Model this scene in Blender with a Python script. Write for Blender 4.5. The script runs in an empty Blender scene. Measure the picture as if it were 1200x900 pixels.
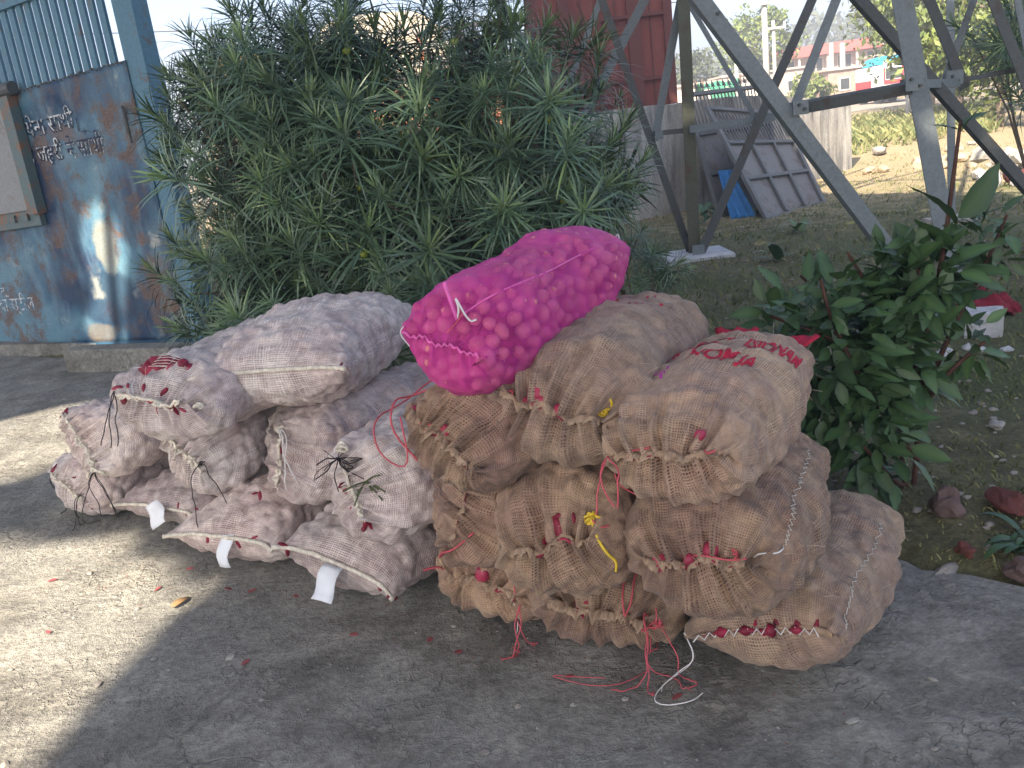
import bpy, bmesh, math, random
import numpy as np
from mathutils import Vector, Matrix, noise as mnoise

# ------------------------------------------------------------------ camera, light, exposure
SC = bpy.context.scene
COL = SC.collection
random.seed(7)
RNG = np.random.default_rng(7)
R = math.radians

def setup_camera():
    f, p, rho = 1050.0, R(15.6), R(7.0)
    d = Vector((0, math.cos(p), -math.sin(p)))
    r0 = Vector((1, 0, 0)); u0 = Vector((0, math.sin(p), math.cos(p)))
    r = math.cos(rho) * r0 - math.sin(rho) * u0
    u = math.sin(rho) * r0 + math.cos(rho) * u0
    cam = bpy.data.cameras.new('camera')
    cam.sensor_width = 36.0
    cam.lens = f / 1200 * 36.0
    cam.clip_start = 0.05; cam.clip_end = 5000
    o = bpy.data.objects.new('camera', cam)
    m = Matrix((r, u, -d)).transposed().to_4x4()
    m.translation = Vector((0, 0, 1.5))
    o.matrix_world = m
    COL.objects.link(o)
    SC.camera = o
setup_camera()

SUN_EL, SUN_ROT = R(42), R(210)
TO_SUN = Vector((math.sin(SUN_ROT) * math.cos(SUN_EL), math.cos(SUN_ROT) * math.cos(SUN_EL), math.sin(SUN_EL)))
world = bpy.data.worlds.new("World"); SC.world = world; world.use_nodes = True
_nt = world.node_tree
_sky = _nt.nodes.new('ShaderNodeTexSky'); _sky.sky_type = 'NISHITA'; _sky.sun_disc = False
_sky.sun_elevation = SUN_EL; _sky.sun_rotation = SUN_ROT
_sky.air_density = 0.7; _sky.dust_density = 2.0; _sky.ozone_density = 0.5
_bg = _nt.nodes['Background']; _bg.inputs[1].default_value = 0.11
_nt.links.new(_sky.outputs[0], _bg.inputs[0])
_sl = bpy.data.lights.new('sun', 'SUN'); _sl.energy = 5.0; _sl.angle = R(0.53); _sl.color = (1.0, 0.86, 0.68)
_so = bpy.data.objects.new('sun', _sl); COL.objects.link(_so)
_so.rotation_euler = TO_SUN.to_track_quat('Z', 'Y').to_euler()
_so.location = (0, 0, 30)
SC.view_settings.view_transform = 'Standard'; SC.view_settings.look = 'None'
SC.view_settings.exposure = 2.0; SC.view_settings.gamma = 1.0
SC.cycles.max_bounces = 6; SC.cycles.transparent_max_bounces = 12

# ------------------------------------------------------------------ helpers: objects
def root_loc(o):
    while o.parent: o = o.parent
    return Vector(o.location)

def thing(name, label, cat, loc=(0, 0, 0), group=None):
    o = bpy.data.objects.new(name, None); COL.objects.link(o)
    o.empty_display_size = 0.1
    o.location = loc; o['label'] = label; o['category'] = cat
    if group: o['group'] = group
    return o

class MB:
    def __init__(s): s.v = []; s.f = []; s.n = 0; s.uv = []; s.col = []; s.has_uv = False; s.has_col = False
    def add(s, v, f, uv=None, col=None):
        v = np.asarray(v, float).reshape(-1, 3); k = s.n
        s.v.append(v); s.n += len(v)
        s.f.extend([tuple(i + k for i in q) for q in f])
        s.uv.append(np.zeros((len(v), 2)) if uv is None else np.asarray(uv, float)); s.has_uv |= uv is not None
        s.col.append(np.ones(len(v)) * 0.5 if col is None else np.asarray(col, float) * np.ones(len(v))); s.has_col |= col is not None
    def box(s, c, h, M=None, bev=0.0):
        c = Vector(c)
        pts = []
        for x in (-1, 1):
            for y in (-1, 1):
                for z in (-1, 1):
                    q = Vector((x * h[0], y * h[1], z * h[2]))
                    pts.append(c + ((M @ q) if M else q))
        s.add([tuple(p) for p in pts], [(0, 1, 3, 2), (4, 6, 7, 5), (0, 4, 5, 1), (2, 3, 7, 6), (0, 2, 6, 4), (1, 5, 7, 3)])
    def tube(s, P, r, n=6, col=None, cap=True):
        P = [Vector(p) for p in P]; m = len(P)
        rr = list(np.interp(np.linspace(0, 1, m), np.linspace(0, 1, len(r)), r)) if hasattr(r, '__len__') else [r] * m
        ring = []; up = Vector((0.13, 0.27, 0.95))
        for i in range(m):
            t = (P[min(i + 1, m - 1)] - P[max(i - 1, 0)])
            if t.length < 1e-9: t = Vector((0, 0, 1))
            t.normalize()
            a = up - t * up.dot(t)
            if a.length < 1e-4: a = t.orthogonal()
            a.normalize(); b = t.cross(a); up = a
            for k in range(n):
                w = 2 * math.pi * k / n
                ring.append(tuple(P[i] + (a * math.cos(w) + b * math.sin(w)) * rr[i]))
        f = [(i * n + k, i * n + (k + 1) % n, (i + 1) * n + (k + 1) % n, (i + 1) * n + k) for i in range(m - 1) for k in range(n)]
        if cap: f += [tuple(range(n - 1, -1, -1)), tuple(range((m - 1) * n, m * n))]
        s.add(ring, f, col=col)
    def bar(s, a, b, w, h, ref=(0, 0, 1)):
        a = Vector(a); b = Vector(b); t = (b - a); L = t.length; t.normalize()
        x = t.cross(Vector(ref))
        if x.length < 1e-4: x = t.orthogonal()
        x.normalize(); y = x.cross(t)
        s.box((a + b) / 2, (w / 2, L / 2, h / 2), Matrix((x, t, y)).transposed())
    def blob(s, c, r, M=None, seed=0, amp=0.15, sub=2, col=None):
        bm = bmesh.new(); bmesh.ops.create_icosphere(bm, subdivisions=sub, radius=1)
        vs = []
        for v in bm.verts:
            q = v.co * (1 + amp * mnoise.noise(v.co * 1.3 + Vector((seed * 7.1, seed * 3.3, seed))))
            q = Vector((q.x * r[0], q.y * r[1], q.z * r[2]))
            vs.append(tuple(Vector(c) + ((M @ q) if M else q)))
        s.add(vs, [tuple(v.index for v in f.verts) for f in bm.faces], col=col); bm.free()
    def build(s, name, mat, parent=None, loc=None, smooth=False):
        me = bpy.data.meshes.new(name)
        V = np.concatenate(s.v)
        off = Vector(loc) if loc is not None else (root_loc(parent) if parent else Vector((0, 0, 0)))
        V = V - np.array(off)
        me.from_pydata(V.tolist(), [], s.f)
        if s.has_uv:
            UV = np.concatenate(s.uv); l = np.zeros(len(me.loops), int); me.loops.foreach_get('vertex_index', l)
            me.uv_layers.new(name='UVMap').data.foreach_set('uv', UV[l].ravel())
        if s.has_col:
            a = me.attributes.new('tint', 'FLOAT', 'POINT'); a.data.foreach_set('value', np.concatenate(s.col))
        if smooth: me.polygons.foreach_set('use_smooth', np.ones(len(me.polygons), bool))
        me.materials.append(mat); me.update()
        o = bpy.data.objects.new(name, me); COL.objects.link(o)
        if parent: o.parent = parent
        elif loc is not None: o.location = off
        return o

def tag(o, label=None, cat=None, group=None, kind=None):
    for k, v in (('label', label), ('category', cat), ('group', group), ('kind', kind)):
        if v: o[k] = v
    return o

def chaikin(P, n=2):
    P = [Vector(p) for p in P]
    for _ in range(n):
        Q = [P[0]]
        for a, b in zip(P, P[1:]): Q += [a * .75 + b * .25, a * .25 + b * .75]
        P = Q + [P[-1]]
    return P

# ------------------------------------------------------------------ helpers: materials
class NT:
    def __init__(s, name):
        s.m = bpy.data.materials.new(name); s.m.use_nodes = True
        s.t = s.m.node_tree; s.p = s.t.nodes['Principled BSDF']; s.out = s.t.nodes['Material Output']
        s.p.inputs['Specular IOR Level'].default_value = 0.3
    def n(s, typ, **kw):
        x = s.t.nodes.new(typ)
        for k, v in kw.items(): setattr(x, k, v)
        return x
    def set(s, sock, v):
        if hasattr(v, 'node'): s.t.links.new(v, sock)
        elif v is not None:
            if isinstance(v, (tuple, list)) and len(v) == 3 and sock.type == 'RGBA': v = (*v, 1)
            sock.default_value = v
    def coord(s, k='Object'): return s.n('ShaderNodeTexCoord').outputs[k]
    def geo(s): return s.n('ShaderNodeNewGeometry').outputs['Position']
    def map(s, c, scale=(1, 1, 1), rot=(0, 0, 0)):
        m = s.n('ShaderNodeMapping'); s.set(m.inputs[0], c); m.inputs['Scale'].default_value = scale; m.inputs['Rotation'].default_value = rot; return m.outputs[0]
    def noise(s, c, scale, detail=4, rough=.55, dist=0, col=False):
        x = s.n('ShaderNodeTexNoise'); s.set(x.inputs['Vector'], c); x.inputs['Scale'].default_value = scale
        x.inputs['Detail'].default_value = detail; x.inputs['Roughness'].default_value = rough; x.inputs['Distortion'].default_value = dist
        return x.outputs['Color' if col else 'Fac']
    def voro(s, c, scale, feature='F1', out='Distance'):
        x = s.n('ShaderNodeTexVoronoi'); x.feature = feature; s.set(x.inputs['Vector'], c); x.inputs['Scale'].default_value = scale; return x.outputs[out]
    def ramp(s, fac, *st):
        x = s.n('ShaderNodeValToRGB'); s.set(x.inputs[0], fac); e = x.color_ramp.elements
        for i, (p, c) in enumerate(st):
            q = e[i] if i < 2 else e.new(p)
            q.position = p; q.color = (*c, 1) if hasattr(c, '__len__') else (c, c, c, 1)
        return x.outputs[0]
    def mix(s, fac, a, b, mode='MIX'):
        x = s.n('ShaderNodeMix', data_type='RGBA', blend_type=mode); s.set(x.inputs[0], fac); s.set(x.inputs[6], a); s.set(x.inputs[7], b); return x.outputs[2]
    def math(s, op, a, b=None, clamp=False):
        x = s.n('ShaderNodeMath', operation=op, use_clamp=clamp); s.set(x.inputs[0], a)
        if b is not None: s.set(x.inputs[1], b)
        return x.outputs[0]
    def sep(s, v):
        x = s.n('ShaderNodeSeparateXYZ'); s.set(x.inputs[0], v); return x.outputs
    def vadd(s, a, b, sc=None):
        if sc is not None:
            y = s.n('ShaderNodeVectorMath', operation='SCALE'); s.set(y.inputs[0], b); y.inputs['Scale'].default_value = sc; b = y.outputs[0]
        x = s.n('ShaderNodeVectorMath', operation='ADD'); s.set(x.inputs[0], a); s.set(x.inputs[1], b); return x.outputs[0]
    def attr(s, name): return s.n('ShaderNodeAttribute', attribute_name=name).outputs['Fac']
    def bump(s, h, strength=.5, dist=.01, normal=None):
        x = s.n('ShaderNodeBump'); s.set(x.inputs['Height'], h); x.inputs['Strength'].default_value = strength; x.inputs['Distance'].default_value = dist
        if normal is not None: s.set(x.inputs['Normal'], normal)
        s.set(s.p.inputs['Normal'], x.outputs[0]); return x.outputs[0]
    def done(s, col, rough=.8, metal=0):
        s.set(s.p.inputs['Base Color'], col); s.set(s.p.inputs['Roughness'], rough); s.set(s.p.inputs['Metallic'], metal)
        return s.m

def plain(name, c, rough=.7, var=.25, scale=8, metal=0, bump=0):
    k = NT(name); co = k.coord()
    nz = k.noise(co, scale, 5)
    lo = tuple(x * (1 - var) for x in c); hi = tuple(min(1, x * (1 + var)) for x in c)
    col = k.ramp(nz, (.3, lo), (.7, hi))
    if bump: k.bump(k.noise(co, scale * 6, 5), bump, .004)
    return k.done(col, rough, metal)

def mat_weave(name, thread, gap, tint, pu, pv, wu, wv, lo, hi, stain):
    """woven cloth: uneven threads along both directions (UV in metres), open gaps that let the filling show, blotchy tint and stains"""
    k = NT(name); uv = k.coord('UV'); ob = k.geo()
    dv = k.vadd(uv, k.noise(uv, 12, 4, .6, 0, True), .010)
    x, y, _ = k.sep(dv)
    su = k.math('SINE', k.math('MULTIPLY', x, 2 * math.pi / pu)); sv = k.math('SINE', k.math('MULTIPLY', y, 2 * math.pi / pv))
    n1 = k.noise(k.map(dv, (1.15 / pu, 9, 1)), 1, 2, .5); n2 = k.noise(k.map(dv, (9, 1.15 / pv, 1)), 1, 2, .5)
    su = k.math('MULTIPLY', k.math('ADD', k.math('MULTIPLY', su, .26), k.math('MULTIPLY', n1, 1.25)), wu)
    sv = k.math('MULTIPLY', k.math('ADD', k.math('MULTIPLY', sv, .26), k.math('MULTIPLY', n2, 1.25)), wv)
    th = k.math('MAXIMUM', su, sv)
    grain = k.noise(uv, 300, 3, .7)
    loose = k.noise(ob, 6.5, 5, .65)
    gapm = k.math('MULTIPLY', k.ramp(th, (.45, 1.0), (.74, 0.0)), k.ramp(loose, (lo, .42), (hi, 1.0)))
    c = k.ramp(grain, (.25, tuple(q * .72 for q in thread)), (.75, tuple(min(1, q * 1.2) for q in thread)))
    c = k.mix(k.ramp(k.noise(ob, 3.4, 4, .6), (.40, 0.0), (.64, .85)), c, tint)
    lump = k.noise(ob, 15, 4, .6)
    c = k.mix(k.ramp(lump, (.38, .60), (.56, 0.0)), c, tuple(q * .55 for q in tint))
    c = k.mix(gapm, c, gap)
    c = k.mix(k.ramp(k.noise(ob, 8.3, 5, .65), (.60, 0.0), (.74, stain)), c, (.045, .035, .033))
    dust = k.ramp(k.noise(ob, 34, 4, .7), (.3, .78), (.7, 1.16))
    c = k.mix(1.0, c, dust, 'MULTIPLY')
    inf = k.n('ShaderNodeObjectInfo').outputs['Random']
    c = k.mix(1.0, c, k.ramp(inf, (0., (.84, .85, .86)), (1., (1.10, 1.08, 1.05))), 'MULTIPLY')
    h = k.math('ADD', th, k.math('MULTIPLY', grain, .8))
    b1 = k.n('ShaderNodeBump'); k.set(b1.inputs['Height'], k.noise(ob, 30, 5, .65)); b1.inputs['Strength'].default_value = .5; b1.inputs['Distance'].default_value = .016
    k.bump(h, .6, .0025, b1.outputs[0])
    k.p.inputs['Sheen Weight'].default_value = .12
    return k.done(c, .95)

M = {}
M['jute'] = mat_weave('jute_cloth', (.45, .315, .21), (.075, .026, .026), (.34, .215, .165), .0068, .0068, 1, 1, .40, .60, .5)
M['jute_pale'] = mat_weave('pale_jute_cloth', (.475, .345, .24), (.085, .034, .032), (.38, .26, .205), .0068, .0068, 1, 1, .43, .62, .6)
M['mesh'] = mat_weave('white_leno_cloth', (.76, .70, .67), (.19, .12, .125), (.63, .51, .50), .0080, .0070, .82, 1.0, .40, .66, .25)
M['mesh_warm'] = mat_weave('warm_white_leno_cloth', (.74, .655, .615), (.20, .115, .115), (.60, .475, .45), .0080, .0070, .82, 1.0, .40, .66, .25)
M['hem'] = plain('cream_hem_cloth', (.66, .61, .52), .95, .25, 60, 0, .6)
M['jute_hem'] = plain('jute_hem_cloth', (.37, .265, .185), .95, .3, 60, 0, .7)
M['red_twine'] = plain('red_plastic_twine', (.52, .09, .115), .5, .15, 40)
M['yellow_twine'] = plain('yellow_plastic_twine', (.70, .50, .05), .5, .15, 40)
M['white_twine'] = plain('white_thread', (.72, .72, .72), .7, .1, 40)
M['sewing_thread'] = plain('pale_sewing_thread', (.52, .50, .46), .8, .2, 40)
M['black_twine'] = plain('black_cord', (.03, .026, .03), .7, .2, 40)
M['pink_twine'] = plain('pink_plastic_twine', (.70, .13, .42), .5, .15, 40)
M['fibre'] = plain('jute_fibre', (.46, .36, .27), .9, .2, 40)
M['pale_fibre'] = plain('pale_fibre', (.58, .54, .50), .9, .2, 40)
M['paper'] = plain('white_paper', (.74, .77, .82), .8, .06, 20)
M['red_print'] = plain('red_ink', (.42, .018, .05), .9, .3, 90)
M['magenta_print'] = plain('magenta_ink', (.45, .05, .33), .9, .3, 90)
M['blue_print'] = plain('dark_blue_ink', (.035, .05, .075), .9, .4, 90)

def mat_onion():
    k = NT('red_onion_skin'); co = k.coord()
    inf = k.n('ShaderNodeObjectInfo').outputs['Random']
    a = k.ramp(inf, (0., (.42, .06, .11)), (.5, (.58, .16, .20)), (1., (.34, .03, .08)))
    st = k.noise(k.map(co, (6, 6, 1)), 5, 3)
    c = k.mix(k.ramp(st, (.4, 0.), (.65, .6)), a, (.70, .34, .34))
    return k.done(c, .35)
M['onion'] = mat_onion()
M['poke_onion'] = plain('red_onion_bulb', (.36, .04, .085), .38, .35, 22)
M['dark_onion'] = plain('dark_red_onion_skin_and_mouth_shade', (.22, .016, .04), .45, .6, 25)

def mat_net():
    k = NT('magenta_net'); uv = k.coord('UV')
    k.set(k.p.inputs['Base Color'], k.ramp(k.noise(k.geo(), 9, 3), (.35, (.62, .035, .31)), (.7, (.76, .075, .42))))
    k.p.inputs['Roughness'].default_value = .55
    x, y, _ = k.sep(k.vadd(uv, k.noise(uv, 18, 2, .5, 0, True), .012))
    w = k.math('MAXIMUM', k.math('SINE', k.math('MULTIPLY', k.math('ADD', x, y), 2 * math.pi / .0075)), k.math('SINE', k.math('MULTIPLY', k.math('SUBTRACT', x, y), 2 * math.pi / .0075)))
    cov = k.math('ADD', .28, k.math('MULTIPLY', w, .10))
    cov = k.math('ADD', cov, k.ramp(k.noise(k.geo(), 6, 4, .6), (.42, 0.), (.68, .20)))
    lw = k.n('ShaderNodeLayerWeight'); lw.inputs[0].default_value = .35
    cov = k.math('ADD', cov, k.math('MULTIPLY', lw.outputs['Facing'], .32), True)
    tr = k.n('ShaderNodeBsdfTransparent'); mx = k.n('ShaderNodeMixShader')
    k.set(mx.inputs[0], cov); k.set(mx.inputs[1], tr.outputs[0]); k.set(mx.inputs[2], k.p.outputs[0])
    k.set(k.out.inputs['Surface'], mx.outputs[0])
    return k.m
M['net'] = mat_net()

def mat_leaf(name, dark, light, rough=.45, back=None):
    k = NT(name)
    t = k.attr('tint'); inf = k.n('ShaderNodeObjectInfo').outputs['Random']
    c = k.mix(t, dark, light)
    c = k.mix(1.0, c, k.ramp(inf, (0, .72), (1, 1.25)), 'MULTIPLY')
    k.p.inputs['Specular IOR Level'].default_value = .45
    return k.done(c, rough)
M['oleander'] = mat_leaf('oleander_leaf', (.075, .130, .088), (.17, .255, .10), .36)
M['broadleaf'] = mat_leaf('broad_leaf', (.028, .072, .034), (.085, .155, .05), .5)
M['sun_leaf'] = mat_leaf('sunny_leaf', (.045, .075, .018), (.16, .20, .045), .6)
M['far_leaf'] = mat_leaf('far_tree_leaf', (.05, .075, .035), (.13, .155, .075), .7)
M['grass_blade'] = mat_leaf('grass_blade', (.078, .105, .034), (.23, .215, .095), .8)
M['bark'] = plain('grey_bark', (.13, .10, .075), .9, .4, 12, 0, .6)
M['stem'] = plain('reddish_stem', (.075, .036, .026), .8, .3, 20)
M['green_stem'] = plain('green_stem', (.07, .09, .04), .7, .3, 20)
M['berry'] = plain('yellow_green_fruit', (.22, .26, .04), .4, .2, 20)

def mat_concrete():
    k = NT('worn_concrete'); co = k.geo()
    w = k.vadd(co, k.noise(co, 5, 4, .6, 0, True), .16)
    big = k.noise(co, .9, 5, .6, .2); mid = k.noise(co, 3.4, 8, .66, .15); fine = k.noise(co, 34, 6, .72); grit = k.noise(co, 130, 3, .7)
    c = k.ramp(mid, (.34, (.165, .158, .141)), (.50, (.275, .265, .237)), (.64, (.42, .405, .36)))
    c = k.mix(k.ramp(big, (.46, 0.), (.58, .55)), c, (.35, .35, .325))
    c = k.mix(k.ramp(k.noise(co, 2.1, 7, .70, .1), (.55, 0.), (.66, .6)), c, (.165, .16, .145))
    c = k.mix(1., c, k.ramp(fine, (.32, .60), (.55, 1.), (.72, 1.30)), 'MULTIPLY')
    fl = k.voro(w, 13, 'F1', 'Distance'); fe = k.voro(w, 13, 'DISTANCE_TO_EDGE')
    zone = k.ramp(k.noise(co, 2.6, 4), (.47, 0.), (.56, 1.))
    flake = k.math('MULTIPLY', k.ramp(k.noise(w, 19, 3, .6), (.56, 0.), (.60, 1.)), zone)
    c = k.mix(k.math('MULTIPLY', flake, .45), c, (.40, .385, .34))
    rim = k.math('MULTIPLY', k.ramp(fe, (.0, 1.), (.035, 0.)), k.math('MULTIPLY', zone, k.ramp(k.noise(co, 7, 3), (.50, 0.), (.58, 1.))))
    c = k.mix(k.math('MULTIPLY', rim, .45), c, (.09, .086, .078))
    crk = k.voro(k.vadd(co, k.noise(co, 3, 5, .6, 0, True), .35), 1.7, 'DISTANCE_TO_EDGE')
    crack = k.math('MULTIPLY', k.ramp(crk, (.0, 1.), (.018, 0.)), k.ramp(k.noise(co, 1.7, 2), (.52, 0.), (.60, 1.)))
    c = k.mix(k.math('MULTIPLY', crack, .35), c, (.08, .076, .07))
    h = k.math('ADD', k.math('MULTIPLY', mid, 2.6), k.math('MULTIPLY', fine, .7))
    h = k.math('ADD', h, k.math('MULTIPLY', grit, .2)); h = k.math('ADD', h, k.math('MULTIPLY', flake, .30))
    h = k.math('SUBTRACT', h, k.math('MULTIPLY', k.math('ADD', crack, rim), .25))
    k.bump(h, .9, .030)
    return k.done(c, .92)
M['concrete'] = mat_concrete()

def mat_ground():
    k = NT('dry_grass_earth'); co = k.geo()
    a = k.noise(co, .55, 5, .6, .5); b = k.noise(co, 5.5, 6, .7); f = k.noise(co, 40, 5, .75)
    c = k.ramp(b, (.3, (.066, .062, .034)), (.52, (.128, .118, .062)), (.72, (.23, .195, .115)))
    c = k.mix(k.ramp(a, (.44, .0), (.58, .8)), c, (.082, .098, .040))
    _, y, _ = k.sep(co)
    c = k.mix(k.ramp(k.math('ADD', k.math('MULTIPLY', y, .01), k.math('MULTIPLY', k.math('SUBTRACT', b, .5), .10)), (.105, 0.), (.135, .6)), c, (.40, .315, .205))
    c = k.mix(1., c, k.ramp(f, (.3, .55), (.7, 1.35)), 'MULTIPLY')
    k.bump(k.math('ADD', b, k.math('MULTIPLY', f, .6)), .8, .03)
    return k.done(c, .95)
M['ground'] = mat_ground()

def mat_wall():
    k = NT('weathered_plaster'); co = k.geo()
    st = k.noise(k.map(co, (2.6, 2.6, .35)), 2.2, 6, .65, .3); b = k.noise(co, 1.1, 5); f = k.noise(co, 22, 6, .7)
    c = k.ramp(st, (.34, (.10, .098, .092)), (.50, (.30, .295, .28)), (.70, (.50, .48, .44)))
    c = k.mix(k.ramp(b, (.42, .0), (.62, .55)), c, (.42, .385, .33))
    c = k.mix(1., c, k.ramp(f, (.3, .75), (.7, 1.15)), 'MULTIPLY')
    k.bump(k.math('ADD', st, k.math('MULTIPLY', f, .8)), .5, .02)
    return k.done(c, .92)
M['wall'] = mat_wall()

def mat_gate():
    k = NT('rusty_blue_paint'); uv = k.coord('UV')
    st = k.noise(k.map(uv, (3.2, .8, 1)), 1.6, 6, .62, .3); b = k.noise(uv, 1.15, 4, .55, .3); f = k.noise(uv, 45, 5, .7); b2 = k.noise(uv, 4.4, 7, .7, .4)
    c = k.ramp(b, (.38, (.018, .045, .10)), (.50, (.05, .125, .20)), (.60, (.105, .22, .295)))
    c = k.mix(k.ramp(st, (.50, 0.), (.68, .55)), c, (.17, .275, .34))
    rust = k.math('MULTIPLY', k.ramp(b2, (.46, 0.), (.58, 1.)), k.ramp(k.noise(uv, 1.5, 4, .6), (.44, 0.), (.54, 1.)))
    c = k.mix(k.math('MULTIPLY', rust, .85), c, k.ramp(f, (.3, (.085, .05, .034)), (.7, (.19, .115, .08))))
    def spot(u0, v0, ru, rv, e=.25):
        d = k.n('ShaderNodeVectorMath', operation='LENGTH'); mp = k.n('ShaderNodeMapping'); mp.vector_type = 'POINT'; k.set(mp.inputs[0], k.vadd(uv, k.noise(uv, 3.5, 5, .65, 0, True), .22))
        mp.inputs['Location'].default_value = (-(u0 + 3.41) / ru, -(v0 + 2.01) / rv, 0); mp.inputs['Scale'].default_value = (1 / ru, 1 / rv, 0); k.set(d.inputs[0], mp.outputs[0]); return k.ramp(d.outputs['Value'], (1 - e, 1.), (1 + e, 0.))
    c = k.mix(k.math('MULTIPLY', spot(.95, .40, .50, .30), .75), c, (.016, .035, .075))
    c = k.mix(k.math('MULTIPLY', spot(.25, .42, .28, .38), k.ramp(b2, (.42, .15), (.54, .85))), c, k.ramp(f, (.3, (.09, .052, .034)), (.7, (.20, .12, .08))))
    c = k.mix(k.math('MULTIPLY', spot(.80, .84, .17, .26), .75), c, (.27, .285, .25))
    c = k.mix(k.math('MULTIPLY', spot(1.1, 1.72, .40, .20), k.ramp(b2, (.44, .1), (.54, .7))), c, (.17, .11, .085))
    c = k.mix(k.math('MULTIPLY', spot(1.15, .08, .25, .10), .5), c, (.25, .20, .13))
    pale = k.math('MULTIPLY', k.ramp(k.noise(uv, 2.7, 5, .6), (.60, 0.), (.68, 1.)), k.ramp(st, (.40, 0.), (.55, 1.)))
    c = k.mix(k.math('MULTIPLY', pale, .6), c, (.42, .42, .36))
    c = k.mix(1., c, k.ramp(f, (.3, .8), (.7, 1.15)), 'MULTIPLY')
    k.bump(k.math('ADD', b2, k.math('MULTIPLY', f, .4)), .25, .01)
    return k.done(c, k.ramp(b2, (.4, .42), (.7, .75)))
M['gate'] = mat_gate()
def paint(name, c, rust=(.12, .06, .035), amount=.55, scale=6, rough=.55):
    k = NT(name); co = k.geo()
    n = k.noise(co, scale, 7, .7, .3); f = k.noise(co, 50, 4, .7)
    a = k.ramp(f, (.3, tuple(x * .8 for x in c)), (.7, tuple(x * 1.15 for x in c)))
    k.bump(k.math('ADD', n, f), .2, .006)
    return k.done(k.mix(k.ramp(n, (amount, 0.), (amount + .1, .9)), a, rust), rough)
M['gate_bar'] = paint('blue_bar_paint', (.085, .19, .27), (.13, .10, .08), .58)
M['latch'] = paint('rusty_latch_paint', (.10, .15, .16), (.22, .11, .065), .50, 7)
M['latch_pale'] = paint('pale_worn_paint', (.24, .25, .26), (.20, .17, .15), .56, 12)
def worn(name, c, lo):
    """brushed sign paint that has flaked off in places"""
    k = NT(name); co = k.geo(); n = k.noise(co, 16, 6, .7)
    k.done(k.ramp(k.noise(co, 60, 3), (.3, tuple(q * .7 for q in c)), (.7, c)), .7)
    tr = k.n('ShaderNodeBsdfTransparent'); mx = k.n('ShaderNodeMixShader'); k.set(mx.inputs[0], k.ramp(n, (lo, 0.), (lo + .06, 1.)))
    k.set(mx.inputs[1], tr.outputs[0]); k.set(mx.inputs[2], k.p.outputs[0]); k.set(k.out.inputs['Surface'], mx.outputs[0]); return k.m
M['white_letter'] = worn('white_sign_paint', (.60, .64, .68), .46)
M['dark_letter'] = worn('dark_blue_sign_paint', (.02, .03, .075), .40)
M['steel'] = paint('grey_galvanised_steel', (.165, .19, .205), (.12, .115, .10), .60, 4, .5)
M['steel_dark'] = paint('weathered_dark_steel', (.085, .092, .092), (.075, .058, .045), .56, 5, .6)
M['steel_moss'] = paint('mossy_steel', (.10, .105, .075), (.10, .06, .04), .55, 5, .7)
M['old_gate'] = paint('dull_grey_gate_paint', (.12, .122, .122), (.10, .075, .06), .58, 6, .6)
M['old_sheet'] = paint('dull_grey_sheet', (.17, .165, .16), (.11, .09, .075), .52, 4, .6)
M['red_sheet'] = paint('red_oxide_sheet', (.17, .052, .042), (.11, .055, .045), .56, 2.5, .65)
M['red_rail'] = paint('red_oxide_rail', (.11, .04, .034), (.11, .05, .04), .58, 4, .65)
M['blue_tarp'] = plain('blue_tarpaulin', (.03, .15, .36), .45, .25, 9, 0, .4)
M['white_paint'] = plain('chalky_white_paint', (.42, .43, .45), .9, .18, 14, 0, .6)
M['stone'] = plain('grey_stone', (.27, .25, .225), .9, .35, 14, 0, .8)
M['sand_stone'] = plain('tan_rubble', (.36, .285, .20), .9, .3, 9, 0, .8)
M['red_stone'] = plain('reddish_rock', (.12, .08, .075), .9, .35, 14, 0, .8)
M['brick'] = plain('red_brick', (.12, .042, .036), .9, .3, 20, 0, .7)
M['chip'] = plain('pale_concrete_chip', (.31, .30, .275), .9, .3, 30, 0, .6)
M['dry_leaf'] = plain('dry_brown_leaf', (.30, .19, .09), .7, .3, 30)
M['red_flake'] = plain('onion_skin_flake', (.30, .08, .085), .6, .3, 40)
M['litter'] = plain('skin_and_straw_litter', (.26, .13, .09), .8, .5, 40)
M['red_cloth'] = plain('red_cloth', (.17, .014, .026), .9, .4, 30, 0, .5)

# ------------------------------------------------------------------ the setting: ground, pavement
EDGE = [(4.2, .75), (2.6, 1.70), (1.9, 2.16), (1.47, 2.41), (1.35, 2.50), (1.22, 2.56), (1.12, 2.70), (.95, 3.25), (.2, 4.2), (-1.0, 5.2), (-2.2, 6.6), (-2.75, 7.35), (-6, 9.3), (-20, 17.5)]
def edge_dist(x, y):
    """signed distance to the pavement edge: positive on the lawn side"""
    best = np.full(np.shape(x), 1e9); sg = np.ones(np.shape(x))
    for (x0, y0), (x1, y1) in zip(EDGE, EDGE[1:]):
        dx, dy = x1 - x0, y1 - y0; L2 = dx * dx + dy * dy
        t = np.clip(((x - x0) * dx + (y - y0) * dy) / L2, 0, 1)
        d = np.hypot(x - x0 - t * dx, y - y0 - t * dy)
        s = np.sign(dx * (y - y0) - dy * (x - x0))
        m = d < best
        best = np.where(m, d, best); sg = np.where(m, s, sg)
    return -best * sg

def ground_h(x, y):
    x = np.asarray(x, float); y = np.asarray(y, float)
    e = edge_dist(x, y)
    k = np.clip((e + .02) / .12, 0, 1); k = k * k * (3 - 2 * k)
    base = -.06 + k * .085 + np.clip((e - .1) * .03, 0, .03)
    und = .018 * np.sin(x * 2.1 + y * .7) * np.sin(y * 1.7 - x) + .012 * np.sin(x * 5.3) * np.sin(y * 4.7)
    far = .85 * (1 - np.exp(-np.clip(y - 17, 0, 1e9) * .035))
    lump = np.exp(-((x - 9.5) ** 2 / 9 + (y - 19) ** 2 / 5)) * .35
    return base + und * k + far + lump

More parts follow.
